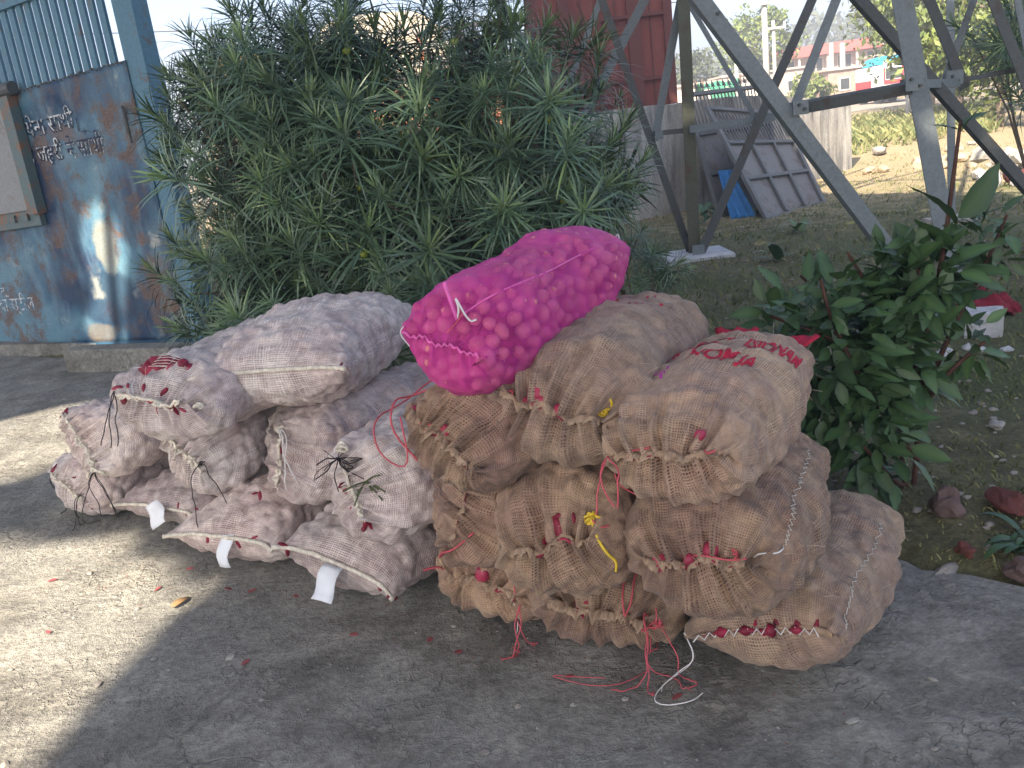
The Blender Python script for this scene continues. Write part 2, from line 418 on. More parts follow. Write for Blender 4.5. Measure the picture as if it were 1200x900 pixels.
def axis_pts(lo, hi, step, c, growth=1.12):
    a = [c]; s = step
    while a[-1] < hi: a.append(a[-1] + s); s = s * growth if abs(a[-1] - c) > 6 else s
    b = [c]; s = step
    while b[-1] > lo: b.append(b[-1] - s); s = s * growth if abs(b[-1] - c) > 6 else s
    return np.array(sorted(b[1:] + a))
def build_ground():
    xs = axis_pts(-900, 900, .07, 1.5, 1.15); ys = axis_pts(-60, 2500, .07, 4.0, 1.15)
    X, Y = np.meshgrid(xs, ys, indexing='ij'); Z = ground_h(X, Y)
    nx, ny = X.shape
    mb = MB()
    f = [(i * ny + j, (i + 1) * ny + j, (i + 1) * ny + j + 1, i * ny + j + 1) for i in range(nx - 1) for j in range(ny - 1)]
    mb.add(np.stack([X, Y, Z], -1), f)
    tag(mb.build('ground', M['ground'], smooth=True), kind='structure')
build_ground()

def build_pavement():
    P = []
    for (x0, y0), (x1, y1) in zip(EDGE, EDGE[1:]):
        n = max(2, int(math.hypot(x1 - x0, y1 - y0) / .05)) if y0 < 8 else 6
        for i in range(n):
            t = i / n; x = x0 + (x1 - x0) * t; y = y0 + (y1 - y0) * t
            w = mnoise.noise(Vector((x * 4, y * 4, 3))) * .045 + mnoise.noise(Vector((x * 14, y * 14, 5))) * .018
            P.append((x + w, y + w, 0))
    P += [(-40, 17.5, 0), (-40, -30, 0), (30, -30, 0), (30, .75, 0)]
    bm = bmesh.new()
    f = bm.faces.new([bm.verts.new(p) for p in P])
    if f.normal.z < 0: f.normal_flip()
    r = bmesh.ops.extrude_face_region(bm, geom=[f])
    for v in [g for g in r['geom'] if isinstance(g, bmesh.types.BMVert)]: v.co.z = -.09
    bmesh.ops.triangulate(bm, faces=[q for q in bm.faces if len(q.verts) > 4])
    bmesh.ops.recalc_face_normals(bm, faces=bm.faces)
    me = bpy.data.meshes.new('pavement'); bm.to_mesh(me); bm.free(); me.materials.append(M['concrete'])
    o = bpy.data.objects.new('pavement', me); COL.objects.link(o); o['kind'] = 'structure'
build_pavement()

# ------------------------------------------------------------------ sacks
NT_ = 132
def ring_schedule(L, ef, eb, nf, nb):
    """list of (y, h): position along the axis and how far the section has opened from the seam line (0) to full (1)"""
    S = []
    for i in range(38):
        a = math.pi / 2 * (i / 38) ** 1.15
        S.append((ef * (1 - math.cos(a) ** (2 / nf)), math.sin(a) ** (2 / nf)))
    for i in range(40):
        S.append((ef + (L - ef - eb) * i / 40, 1.0))
    for i in range(23):
        a = math.pi / 2 * (1 - (i / 22) ** .9)
        S.append((L - eb + eb * math.cos(a) ** (2 / nb), math.sin(a) ** (2 / nb)))
    return S

class Sack:
    """a filled sack lying down: a cloth tube closed by a seam at the front, its grid kept so that things can be laid on the cloth"""
    def __init__(s, name, X, Y, z, a, b, L, yaw, seam=0.0, kind='gather', seed=0, lump=.015, fold=.014, gat=.018, ef=.15, eb=.17,
                 wm=.64, pitch=0.0, lean=.30, rise=.14, n=2.3, nf=2.0, nb=2.1, wb=.72, lumps=None, sag=.0):
        rnd = np.random.default_rng(seed + 11)
        s.rnd = rnd
        w = R(yaw); pit = R(pitch)
        ax = np.array([math.sin(w) * math.cos(pit), math.cos(w) * math.cos(pit), math.sin(pit)])
        rt = np.array([math.cos(w), -math.sin(w), 0.0]); up = np.cross(rt, ax)
        s.ax, s.rt, s.up = ax, rt, up; s.a, s.b, s.L = a, b, L
        th = np.linspace(0, 2 * np.pi, NT_, endpoint=False); s.th = th
        ct, st = np.cos(th), np.sin(th)
        ex = np.sign(ct) * np.abs(ct) ** (2 / n); ez = np.sign(st) * np.abs(st) ** (2 / n)
        S = ring_schedule(L, ef, eb, nf, nb); ns = len(S)
        ph = R(seam)
        P = np.zeros((ns, NT_, 3)); G = np.zeros((ns, NT_)); arc = 0; prev = None
        per = 2 * math.pi * math.sqrt((a * a + b * b) / 2)
        UV = np.zeros((ns, NT_, 2))
        wv = np.cos(th - ph); side = np.sin(th - ph) >= 0
        N1 = 6.5 + 3 * rnd.random(); p1, p2 = rnd.random(2) * 6
        jit = np.interp(wv, np.linspace(-1, 1, 9), rnd.normal(0, .6, 9))
        for i, (y, h) in enumerate(S):
            q = y / L
            prof = 1 + .05 * math.sin(q * 5 + seed) + .03 * math.sin(q * 11 + seed * 2)
            taper = 1 - .10 * max(0, q - .55) / .45
            A, B = a * prof * taper, b * (1 + .06 * math.sin(q * 6 + seed * 1.7)) * taper
            if y < L / 2:
                lx, lz = wm * a * wv * math.cos(ph), wm * (a * abs(math.cos(ph)) * 0 + (b if abs(seam) > 45 else a)) * wv * math.sin(ph)
                if abs(seam) > 45: lx = wm * b * wv * math.cos(ph)
                if kind == 'pillow': yy = y - .055 * (1 - h) * np.abs(wv) ** 4 + .012 * (1 - h)
                else: yy = y + 0 * wv
            else:
                lx, lz = wb * a * ct, 0 * st
                yy = y + .03 * (1 - h) * np.abs(ct) ** 4
            x = ex * A * h + lx * (1 - h); zz = ez * B * h + lz * (1 - h)
            zz = zz - sag * (q - .3) ** 2
            if y < L / 2:
                fr = math.exp(-(y / .16) ** 2); zz = zz + rise * b * (1 - h); yy = yy + lean * fr * zz * (1 - .4 * (zz > 0))
                if kind != 'pillow': zz = zz + (1 - h) * .10 * b * np.array([mnoise.noise(Vector((q_ * 2.2, seed * 1.9, 0))) for q_ in wv]) * 2
            P[i] = np.array([X, Y, z]) + x[:, None] * rt + (yy + 0 * x)[:, None] * ax + zz[:, None] * up
            c = P[i].mean(0) if prev is None else P[i]
            if prev is not None: arc += float(np.mean(np.linalg.norm(P[i] - prev, axis=1)))
            prev = P[i]
            UV[i, :, 0] = th / (2 * np.pi) * per; UV[i, :, 1] = arc
            if y < L / 2:
                amt = gat * math.exp(-arc / .10) * min(1, arc / .012 + .45)
                if kind == 'pillow': amt *= .22
                t = N1 * np.pi * (wv + 1) + np.where(side, p1, p2) + jit
                G[i] = amt * (1 - 1.9 * np.abs(np.sin(t / 2)) ** .75) * (.75 + .5 * np.sin(t * .37 + seed))
                G[i] *= np.where(np.abs(wv) > .97, .5, 1)
            else: G[i] = 0
        nrm = s._normals(P)
        D = G.copy()
        for i in range(ns):
            for j in range(NT_):
                p = Vector(P[i, j]) + Vector((seed * 3.1, seed * 1.7, seed))
                dd = fold * mnoise.noise(p * 4.2) * 1.6 + fold * 1.5 * mnoise.noise(p * 2.1 + Vector((5, 2, 8))) + fold * .7 * mnoise.noise(Vector((p.x * 13, p.y * 13, p.z * 8)))
                dd -= fold * .85 * max(0, 1 - abs(mnoise.noise(Vector((p.x * 5, p.y * 5 + 9, p.z * 5)))) / .10) * (.4 + max(0, mnoise.noise(p * 2.3)))
                if lumps is None and lump:
                    d0 = mnoise.voronoi(p * 17.5)[0][0]
                    dd += lump * (max(0, 1 - (d0 / .62) ** 2) - .35)
                D[i, j] += dd * min(1, .25 + S[i][1])
        if lumps is not None:
            D *= .6
        s.P = P + nrm * D[..., None]
        s.P[0, :, :] = P[0] + (nrm * 0)[0]
        if lumps is not None: s.raw = P
        s.settle(); s.S = S; s.UV = UV; s.ns = ns; s.name = name; s.seam = seam
    def settle(s):
        z = s.P[..., 2]; s.P[..., 2] = np.where(z < .03, .03 * np.exp(np.clip((z - .03) / .03, -6, 0)) * .97 + .001, z)
        s.N = s._normals(s.P)
    def _normals(s, P):
        du = np.roll(P, -1, 1) - np.roll(P, 1, 1); dv = np.gradient(P, axis=0)
        n = np.cross(dv, du); l = np.linalg.norm(n, axis=-1, keepdims=True)
        n = n / np.maximum(l, 1e-9)
        c = P.mean((0, 1)); bad = (l[..., 0] < 1e-9)
        n[bad] = 0
        if np.sum(n[40] * (P[40] - P[40].mean(0))) < 0: n = -n
        n[0] = -s.ax; n[-1] = s.ax
        return n
    def at(s, f, t, off=0.0):
        """point on the cloth: f = ring 0..1 (front seam to back), t = degrees round (0 right, 90 top, 180 left)"""
        u = f * (len(s.P) - 1); i = int(min(u, len(s.P) - 2)); a = u - i
        v = (t % 360) / 360 * NT_; j = int(v) % NT_; b = v - int(v); k = (j + 1) % NT_
        def bl(A): return (A[i, j] * (1 - b) + A[i, k] * b) * (1 - a) + (A[i + 1, j] * (1 - b) + A[i + 1, k] * b) * a
        return Vector(bl(s.P) + bl(s.N) * off)
    def nor(s, f, t):
        i = int(f * (len(s.P) - 1)); j = int((t % 360) / 360 * NT_) % NT_
        return Vector(s.N[i, j])
    def cloth(s, mat, parent, name='cloth'):
        mb = MB(); ns = len(s.P)
        V = np.concatenate([s.P, s.P[:, :1]], 1); UV = np.concatenate([s.UV, s.UV[:, :1]], 1).copy()
        UV[:, -1, 0] += s.UV[0, 1, 0] * NT_ ; m = NT_ + 1
        f = [(i * m + j, (i + 1) * m + j, (i + 1) * m + j + 1, i * m + j + 1) for i in range(ns - 1) for j in range(NT_)]
        mb.add(V.reshape(-1, 3), f, UV.reshape(-1, 2))
        o = mb.build(name, mat, parent, smooth=True)
        bm = bmesh.new(); bm.from_mesh(o.data); bmesh.ops.remove_doubles(bm, verts=bm.verts, dist=1e-5); bm.to_mesh(o.data); bm.free()
        return o
    def seam_line(s, n=90, lo=-1, hi=1):
        out = []
        for i in range(n):
            w = lo + (hi - lo) * i / (n - 1)
            t = math.degrees(math.acos(max(-1, min(1, w)))) + s.seam
            out.append((s.at(0.0, t), w, t))
        return out

def ruffle(s, mat, parent, name, length=.026, wave=.011, freq=30, lo=-1, hi=1, seed=0):
    """the gathered lip of the cloth beyond the seam"""
    L = s.seam_line(150, lo, hi); mb = MB(); rows = 5; V = []; UV = []
    ph = R(s.seam); nz = Vector(-s.rt * math.sin(ph) + s.up * math.cos(ph)); ax = Vector(s.ax)
    for i, (p, w, t) in enumerate(L):
        k = i / 149
        m = 2.0 * mnoise.noise(Vector((w * freq * .42, seed, 0))) + .8 * mnoise.noise(Vector((w * freq * 1.1, seed, 3)))
        le = length * max(.40, .75 + 1.1 * mnoise.noise(Vector((w * 6, seed * 3.3, 1))))
        for r in range(rows):
            q = r / (rows - 1)
            V.append(tuple(p - ax * (le * q - .006) + nz * (wave * m * q ** .8) + Vector((0, 0, -.014 * q * q))))
            UV.append((k * s.a * 2, q * .03))
    f = [(i * rows + r, (i + 1) * rows + r, (i + 1) * rows + r + 1, i * rows + r + 1) for i in range(149) for r in range(rows - 1)]
    mb.add(V, f, UV)
    o = mb.build(name, mat, parent, smooth=True)
    md = o.modifiers.new('thickness', 'SOLIDIFY'); md.thickness = .003
    if mat is M['hem']:
        up = Vector(s.up); eb = MB(); L2 = s.seam_line(110, lo, hi)
        eb.tube([p - ax * (.010 + .008 * mnoise.noise(Vector((w * 9, seed, 7)))) + nz * (.010 * mnoise.noise(Vector((w * 8, seed, 9)))) for p, w, t_ in L2], [.0055 * (1 + .6 * mnoise.noise(Vector((w * 14, seed, 2)))) for p, w, t_ in L2], 6)
        eb.build('hem', mat, parent, smooth=True)
    if s.name != 'B10': mouth_shade_strip(s, parent, lo * .85, hi * .85, .006, seed)
    return o

def mouth_shade_strip(s, parent, lo, hi, r=.006, seed=0, dz=-.008):
    """dark onion-red strip painted in for the shade inside the mouth slit"""
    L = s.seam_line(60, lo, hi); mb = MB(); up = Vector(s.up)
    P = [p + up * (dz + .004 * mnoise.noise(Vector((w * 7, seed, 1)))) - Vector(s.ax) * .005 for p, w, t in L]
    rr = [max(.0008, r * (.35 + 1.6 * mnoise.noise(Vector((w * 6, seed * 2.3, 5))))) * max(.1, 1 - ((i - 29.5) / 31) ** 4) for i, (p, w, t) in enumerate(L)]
    mb.tube(P, rr, 6); return mb.build('mouth_shade_strip', M['dark_onion'], parent, smooth=True)  # solid tube, its dark colour stands in for shade in the slit

def front_stitch(s, parent, lo, hi, n, amp=.013, r=.0019):
    L = s.seam_line(n, lo, hi); up = Vector(s.up); mb = MB()
    mb.tube([p - Vector(s.ax) * .010 + up * (-.006 + (amp if i % 2 else -amp) * (.55 + .9 * abs(mnoise.noise(Vector((i * .7, 3, 1)))))) for i, (p, w, t) in enumerate(L)], r, 4)
    return mb.build('stitching', M['white_twine'], parent)

def hem(s, mat, parent, width=.016, seed=0, lo=-1, hi=1):
    """a sewn rope-like edge along the front seam"""
    L = s.seam_line(90, lo, hi); mb = MB()
    P = [p - Vector(s.ax) * .004 + Vector((0, 0, .004 * mnoise.noise(Vector((w * 6, seed, 2))) )) for p, w, t in L]
    rr = [width * .5 * (1 + .35 * mnoise.noise(Vector((w * 9, seed, 4)))) for p, w, t in L]
    mb.tube(P, rr, 7)
    return mb.build('hem', mat, parent, smooth=True)

def onions(s, parent, spots, r=.026, depth=.35, mat='onion', seed=0):
    """onions that show where the cloth gapes: (ring, degrees[, size])"""
    rr = random.Random(seed)
    for q in spots:
        f, t = q[0], q[1]; k = (q[2] if len(q) > 2 else 1.0) * r
        nn = s.nor(max(.02, f), t); tg = nn.orthogonal().normalized(); w = rr.uniform(0, 3.1)
        tg = tg * math.cos(w) + nn.cross(tg) * math.sin(w); M3 = Matrix((tg, nn.cross(tg), nn)).transposed(); mb = MB()
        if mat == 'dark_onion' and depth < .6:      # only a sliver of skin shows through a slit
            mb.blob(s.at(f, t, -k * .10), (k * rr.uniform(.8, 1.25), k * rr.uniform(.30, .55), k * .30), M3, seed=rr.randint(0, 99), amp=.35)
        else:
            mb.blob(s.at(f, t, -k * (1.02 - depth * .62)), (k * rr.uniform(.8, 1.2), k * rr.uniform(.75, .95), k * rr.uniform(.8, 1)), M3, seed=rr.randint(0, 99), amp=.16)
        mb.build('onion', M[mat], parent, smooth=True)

def cord(parent, mat, pts, r=.0026, name='twine', smooth=2):
    if mat == 'red_twine': r *= .68
    if mat == 'black_twine': r *= .62
    mb = MB(); mb.tube(chaikin(pts, smooth), r, 5); return mb.build(name, M[mat], parent, smooth=True)

def hang(p, out, n, seg, seed, floor=.006, curl=.35):
    curl = max(curl, .30) * 1.35
    """a loose cord end: falls from p, leaning along `out`, then trails on the floor"""
    rr = random.Random(seed); P = [Vector(p)]; d = Vector(out) * .6 + Vector((0, 0, .2))
    for i in range(n):
        d = d * .72 + Vector((rr.gauss(0, curl), rr.gauss(0, curl), rr.gauss(0, curl * .5) - .75)) * .45
        q = P[-1] + d.normalized() * seg
        if q.z < floor: q.z = floor + rr.random() * .003; d.z = 0
        P.append(q)
    return P

def knot(parent, mat, c, size=.022, n=16, seed=0, r=.0028, name='knot'):
    rr = random.Random(seed); c = Vector(c)
    P = [c + Vector((rr.gauss(0, 1), rr.gauss(0, .6), rr.gauss(0, .8))) * size * .6 for _ in range(n)]
    return cord(parent, mat, P, r, name)

def fuzz(s, parent, mat, n=45, seed=0, L=.035, fr=(0.0, .95), name='loose_fibre'):
    """stray fibres standing off the cloth, joined: nobody could count them"""
    rr = random.Random(seed); mb = MB()
    for i in range(n):
        f = rr.uniform(*fr); t = rr.uniform(-20, 200); p = s.at(f, t); nn = s.nor(f, t)
        d = (nn * .35 + Vector((rr.gauss(0, 1), rr.gauss(0, 1), rr.gauss(0, .7)))).normalized()
        l = L * rr.uniform(.4, 1.4); q = p + d * l * .5 + nn * .004; e = p + d * l + nn * rr.uniform(-.002, .010) + Vector((0, 0, -.004))
        mb.tube([p, q, e], .0007, 3, cap=False)
    o = mb.build(name, M[mat], parent); o['kind'] = 'stuff'; return o

def stitch(s, parent, mat, path, n, amp=5, r=.0017, name='stitching'):
    """a zigzag of thread sewn along the cloth; path = [(ring, deg), ...]"""
    P = []
    for i in range(n + 1):
        u = i / n * (len(path) - 1); k = min(int(u), len(path) - 2); a = u - k
        f = path[k][0] * (1 - a) + path[k + 1][0] * a; t = path[k][1] * (1 - a) + path[k + 1][1] * a
        P.append(s.at(f, t + (amp if i % 2 else -amp), .003))
    mb = MB(); mb.tube(P, r, 4); return mb.build(name, M[mat], parent)

def paper_tag(parent, top, d_down, d_side, l, w, seed=0):
    """a creased slip of paper"""
    top, d, sd = Vector(top), Vector(d_down).normalized(), Vector(d_side).normalized()
    nn = d.cross(sd); V = []; n = 7
    for i in range(n):
        for j in range(4):
            q = i / (n - 1); k = j / 3 - .5
            V.append(tuple(top + d * l * q + sd * w * k * (1 + .12 * q) + nn * (.008 * math.sin(q * 6 + seed * 2) + .007 * math.sin(k * 5 + q * 5 + seed) + .004 * mnoise.noise(Vector((q * 6, k * 6, seed))))))
    mb = MB(); mb.add(V, [(i * 4 + j, (i + 1) * 4 + j, (i + 1) * 4 + j + 1, i * 4 + j + 1) for i in range(n - 1) for j in range(3)])
    o = mb.build('paper_tag', M['paper'], parent, smooth=True)
    md = o.modifiers.new('thickness', 'SOLIDIFY'); md.thickness = .0008
    return o

GREY, BROWN = 'white woven onion sacks in the left pile', 'brown jute onion sacks in the right pile'
def make(key, X, Y, z, a, b, L, yaw, label, brown, **kw):
    name = 'jute_sack' if brown else 'mesh_sack'
    t = thing(name, label, 'sack', (X, Y, max(0, z - b)), BROWN if brown else GREY)
    s = Sack(key, X, Y, z, a, b, L, yaw, **kw)
    return t, s

def build_grey():
    sd = 0
    # --- G1 bottom left corner
    t, s = make('G1', -2.10, 3.94, .145, .272, .152, .80, 37, 'white woven sack at the far left bottom with black cords trailing onto the floor', False, seed=1, seam=-18, gat=.030)
    s.cloth(M['mesh'], t); ruffle(s, M['hem'], t, 'ruffle', .022, .010, 26, -.8, .8, 1)
    onions(s, t, [(.10, 120), (.13, 100, .8), (.09, 75, .7), (.11, 300, .8), (.05, 140, .7)], .022, .3, 'dark_onion', 1)
    a = s.at(.12, 172); cord(t, 'black_twine', hang(a, (-.5, -.8, 0), 9, .03, 3), .0045, 'cord')
    for k in range(3):
        cord(t, 'black_twine', hang(s.at(.03, 30, .012), (-.1 + .15 * k, -1, .1), 11, .022, 10 + k, curl=.30), .003, 'cord')
    fuzz(s, t, 'pale_fibre', 30, 1)
    # --- G2
    t, s = make('G2', -1.925, 3.82, .400, .275, .165, .80, 37, 'white woven sack second up at the far left, its puckered mouth slanting down', False, seed=2, seam=-38, gat=.038)
    s.cloth(M['mesh'], t); ruffle(s, M['hem'], t, 'ruffle', .030, .012, 24, -.95, .75, 2)
    onions(s, t, [(.04, 150), (.07, 120, .9), (.05, 60, .7), (.10, 300, .7)], .024, .3, 'dark_onion', 2)
    k = s.at(.02, -42, .02); knot(t, 'hem', k, .03, 12, 5, .007)
    for q in range(4):
        cord(t, 'black_twine', hang(k, (.1 * q - .1, -1, 0), 11, .022, 30 + q, curl=.28), .0032, 'cord')
    fuzz(s, t, 'pale_fibre', 30, 2)
    # --- G7 bottom row, first pillow with a tag
    t, s = make('G7', -1.56, 3.60, .118, .285, .130, .84, 32, 'flat white woven sack in the bottom row with a small diamond-hung paper tag', False, seed=3, kind='pillow', wm=.96, ef=.22, nf=1.75, gat=.02)
    s.cloth(M['mesh_warm'], t); hem(s, M['hem'], t, .016, 3)
    onions(s, t, [(.06, 70, .8), (.10, 40, .7), (.05, 300, .7)], .02, .3, 'dark_onion', 3)
    paper_tag(t, s.at(.02, 88, .012) + Vector((-.03, -.02, .03)), (.28, -.3, -.9), (.8, -.3, .45), .10, .085, 1)
    fuzz(s, t, 'pale_fibre', 25, 3)
    # --- G8
    t, s = make('G8', -1.165, 3.17, .128, .288, .138, .84, 28, 'white woven bottom sack with the long paper tag, between the two other tagged sacks', False, seed=4, kind='pillow', wm=.96, ef=.22, nf=1.75, gat=.02)
    s.cloth(M['mesh_warm'], t); hem(s, M['hem'], t, .017, 4)
    onions(s, t, [(.30, 78, 1.0), (.31, 84, .8), (.05, 60, .6), (.07, 280, .8), (.05, 250, .7)], .024, .42, 'dark_onion', 4)
    paper_tag(t, s.at(.0, 95, .012) + Vector((.03, -.012, .012)), (-.18, -.25, -.95), (.85, -.5, .1), .125, .06, 2)
    fuzz(s, t, 'pale_fibre', 25, 4)
    # --- G9 front of the bottom row
    t, s = make('G9', -.665, 2.79, .135, .262, .160, .82, 27, 'white woven bottom sack whose cream hem slopes to the floor, nearest the brown pile', False, seed=5, kind='pillow', wm=.97, ef=.24, nf=1.7, gat=.02, seam=-14)
    s.cloth(M['mesh_warm'], t); hem(s, M['hem'], t, .017, 5)
    onions(s, t, [(.07, 150, 1), (.05, 140, .8), (.06, 330, 1.1), (.07, 315, 1.1), (.06, 300, .9), (.05, 200, .9)], .024, .35, 'dark_onion', 5)
    paper_tag(t, s.at(.0, 80, .012) + Vector((0, -.01, 0)), (-.35, -.55, -.6), (.85, -.45, -.1), .125, .075, 3)
    fuzz(s, t, 'pale_fibre', 25, 5)
    # --- G5 second row, torn
    t, s = make('G5', -1.33, 3.42, .395, .215, .185, .80, 33, 'white woven second-row sack torn open above its black cord, showing red onions', False, seed=6, seam=-28, gat=.038)
    s.cloth(M['mesh'], t); ruffle(s, M['hem'], t, 'ruffle', .032, .013, 22, -1, .8, 6)
    onions(s, t, [(.19, 112), (.22, 104), (.25, 112), (.17, 122, .9), (.28, 100, 1.1), (.21, 122), (.30, 112, .9), (.13, 126, .8)], .034, .85, 'dark_onion', 6)
    onions(s, t, [(.06, 150, 1), (.03, 120, .8), (.05, 60, .8)], .026, .3, 'dark_onion', 16)
    for q in range(5):
        a = .15 + q * .03
        cord(t, 'pale_fibre', [s.at(a, 84, .006), s.at(a + .01, 106, .018), s.at(a, 132, .006)], .0016, 'loose_thread', 1)
    k = s.at(.05, 25, .018); knot(t, 'black_twine', k, .018, 9, 6, .003)
    cord(t, 'black_twine', hang(k, (0, -1, 0), 14, .022, 61, curl=.12), .0032, 'cord'); cord(t, 'black_twine', hang(k, (.9, -.6, 0), 12, .024, 62, curl=.16), .0032, 'cord')
    fuzz(s, t, 'pale_fibre', 30, 6)
    # --- G6
    t, s = make('G6', -.905, 3.235, .405, .253, .195, .92, 46, 'white woven second-row sack with a white thread loop hanging from its knot', False, seed=7, seam=80, gat=.042)
    s.cloth(M['mesh_warm'], t); ruffle(s, M['hem'], t, 'ruffle', .024, .012, 22, -.9, .6, 7)
    k = s.at(.0, 120, .014); knot(t, 'hem', k, .022, 12, 7, .006)
    onions(s, t, [(.06, 160, .7), (.03, 250, .7), (.05, 230, .6)], .024, .3, 'dark_onion', 7)
    for q in range(3):
        cord(t, 'white_twine', hang(k, (.15 + .1 * q, -1, 0), 12, .022, 70 + q, curl=.14), .0022, 'thread')
    fuzz(s, t, 'pale_fibre', 30, 7)
    # --- G10
    t, s = make('G10', -.555, 2.735, .425, .245, .180, .86, 38, 'large white woven sack tied with dark dry stalks and a green sprig', False, seed=8, seam=-62, gat=.042)
    s.cloth(M['mesh'], t); ruffle(s, M['hem'], t, 'ruffle', .022, .012, 22, -.6, .9, 8)
    k = s.at(.0, 100, .016)
    knot(t, 'hem', k + Vector((.02, -.01, .03)), .025, 12, 8, .006)
    rr = random.Random(8)
    for q in range(14):
        d = Vector((rr.gauss(0, 1), -.5, rr.gauss(0, .8) - .4)).normalized(); l = rr.uniform(.35, 1.0); e = Vector((rr.gauss(0, .02), 0, rr.gauss(-.01, .015)))
        cord(t, 'black_twine', [k, k + d * .04 * l + Vector((0, -.012, 0)), k + d * .08 * l + e, k + d * .11 * l + Vector((0, 0, -.05 * l)) - e], rr.uniform(.002, .004), 'dry_stalk')
    g = k + Vector((.085, -.06, -.07))
    for q in range(9):
        d = Vector((rr.gauss(.4, .7), rr.gauss(-.2, .3), rr.gauss(-.3, .7))).normalized()
        cord(t, 'green_stem', [g, g + d * .04, g + d * .075 + Vector((0, 0, -.012))], .0028, 'sprig')
    onions(s, t, [(.0, -50, 1.1), (.04, -70, .8), (.05, 190, .9), (.07, 200, .8), (.10, 230, .8), (.03, 300, .8)], .024, .5, 'dark_onion', 8)
    fuzz(s, t, 'pale_fibre', 30, 8)
    # --- G3 top left, torn
    t, s = make('G3', -1.285, 3.13, .705, .292, .160, .92, 24, 'white woven top sack at the left, torn so a patch of red onions shows', False, seed=9, seam=-8, gat=.034)
    s.cloth(M['mesh'], t); ruffle(s, M['hem'], t, 'ruffle', .022, .010, 26, -.95, .7, 9)
    onions(s, t, [(0.245, 105), (0.265, 112, 1.05), (0.290, 102), (0.280, 94, 1.0), (0.310, 110, .9), (0.255, 86, .8), (0.285, 78, .8), (0.270, 72, .7), (0.305, 92, .8), (0.280, 106, 1.1), (0.265, 98, 1.1), (0.295, 86, .9),
                  (0.300, 98, .9)], .036, .85, 'dark_onion', 9)
    onions(s, t, [(.10, 140, .8), (.09, 118, .7), (.08, 98, .7), (.07, 78, .7), (.06, 215, .8), (.05, 240, .6), (.06, 265, .7), (.05, 285, .7), (.07, 300, .7)], .026, .3, 'dark_onion', 19)
    for q in range(7):
        a = .235 + q * .014
        cord(t, 'pale_fibre', [s.at(a, 66 + q * 3, .005), s.at(a + .012, 92, .022), s.at(a - .004, 116 - q * 2, .005)], .0014, 'loose_thread', 1)
    k = s.at(.03, 5, .01); knot(t, 'hem', k, .018, 10, 9, .006)
    b = s.at(.04, 172, .014)
    for q in range(3): cord(t, 'black_twine', hang(b, (.1, -1, 0), 10, .022, 90 + q, curl=.22), .0034, 'cord')
    fuzz(s, t, 'pale_fibre', 40, 9)
    # --- G4 top right pillow
    t, s = make('G4', -.855, 3.13, .760, .292, .165, .92, 12, 'flat pillow-like white woven sack on top with a cream hem across its front', False, seed=10, kind='pillow', wm=1.04, ef=.22, nf=1.75, gat=.02, fold=.012, wb=1.0, nb=2.5, n=2.7)
    s.cloth(M['mesh'], t); hem(s, M['hem'], t, .017, 10)
    onions(s, t, [(.05, 168, .9), (.04, 15, .8), (.03, 25, .7)], .026, .3, 'dark_onion', 10)
    for q in range(8): cord(t, 'pale_fibre', hang(s.at(.72 + q * .012, 150 - q * 2), (-.4, -.2, .9), 4, .016, 100 + q, curl=.5), .0014, 'loose_thread', 1)
    fuzz(s, t, 'pale_fibre', 40, 10)

def flat_text(body, size, font_shear=0, fat=0):
    c = bpy.data.curves.new('lettering', 'FONT'); c.body = body; c.size = size; c.resolution_u = 3; c.shear = font_shear; c.offset = fat
    o = bpy.data.objects.new('lettering', c); COL.objects.link(o)
    dg = bpy.context.evaluated_depsgraph_get(); e = o.evaluated_get(dg)
    me = e.to_mesh(); bm = bmesh.new(); bm.from_mesh(me); e.to_mesh_clear()
    bpy.data.objects.remove(o); bpy.data.curves.remove(c)
    return bm

def print_on(s, parent, body, mat, size, f0, t0, df, dt, name='lettering', shear=0, fat=1.0):
    """ink on the cloth: x of the lettering runs down the degrees, y runs towards the back"""
    bm = flat_text(body, size, shear, size * .028)
    for _ in range(6):
        long = [e for e in bm.edges if e.calc_length() > .012]
        if not long: break
        bmesh.ops.subdivide_edges(bm, edges=long, cuts=1); bmesh.ops.triangulate(bm, faces=bm.faces)
    mb = MB()
    V = [tuple(s.at(min(.985, f0 + v.co.y * df), t0 - v.co.x * dt, .0022)) for v in bm.verts]
    mb.add(V, [tuple(v.index for v in f.verts) for f in bm.faces]); bm.free()
    return mb.build(name, M[mat], parent)

def stripe_print(s, parent, mat, f0, f1, t0, t1, n, seed, name='lettering'):
    """broken ink strokes of worn printing"""
    rr = random.Random(seed); mb = MB()
    for i in range(n):
        f = rr.uniform(f0, f1); t = rr.uniform(t0, t1); l = rr.uniform(.010, .03); w = rr.uniform(.5, 1.4)
        V = []
        for q in range(5):
            V += [tuple(s.at(f + l * q / 4, t + w + q * .3, .002)), tuple(s.at(f + l * q / 4, t - w + q * .3, .002))]
        mb.add(V, [(2 * q, 2 * q + 1, 2 * q + 3, 2 * q + 2) for q in range(4)])
    o = mb.build(name, M[mat], parent); o['kind'] = 'stuff'; return o

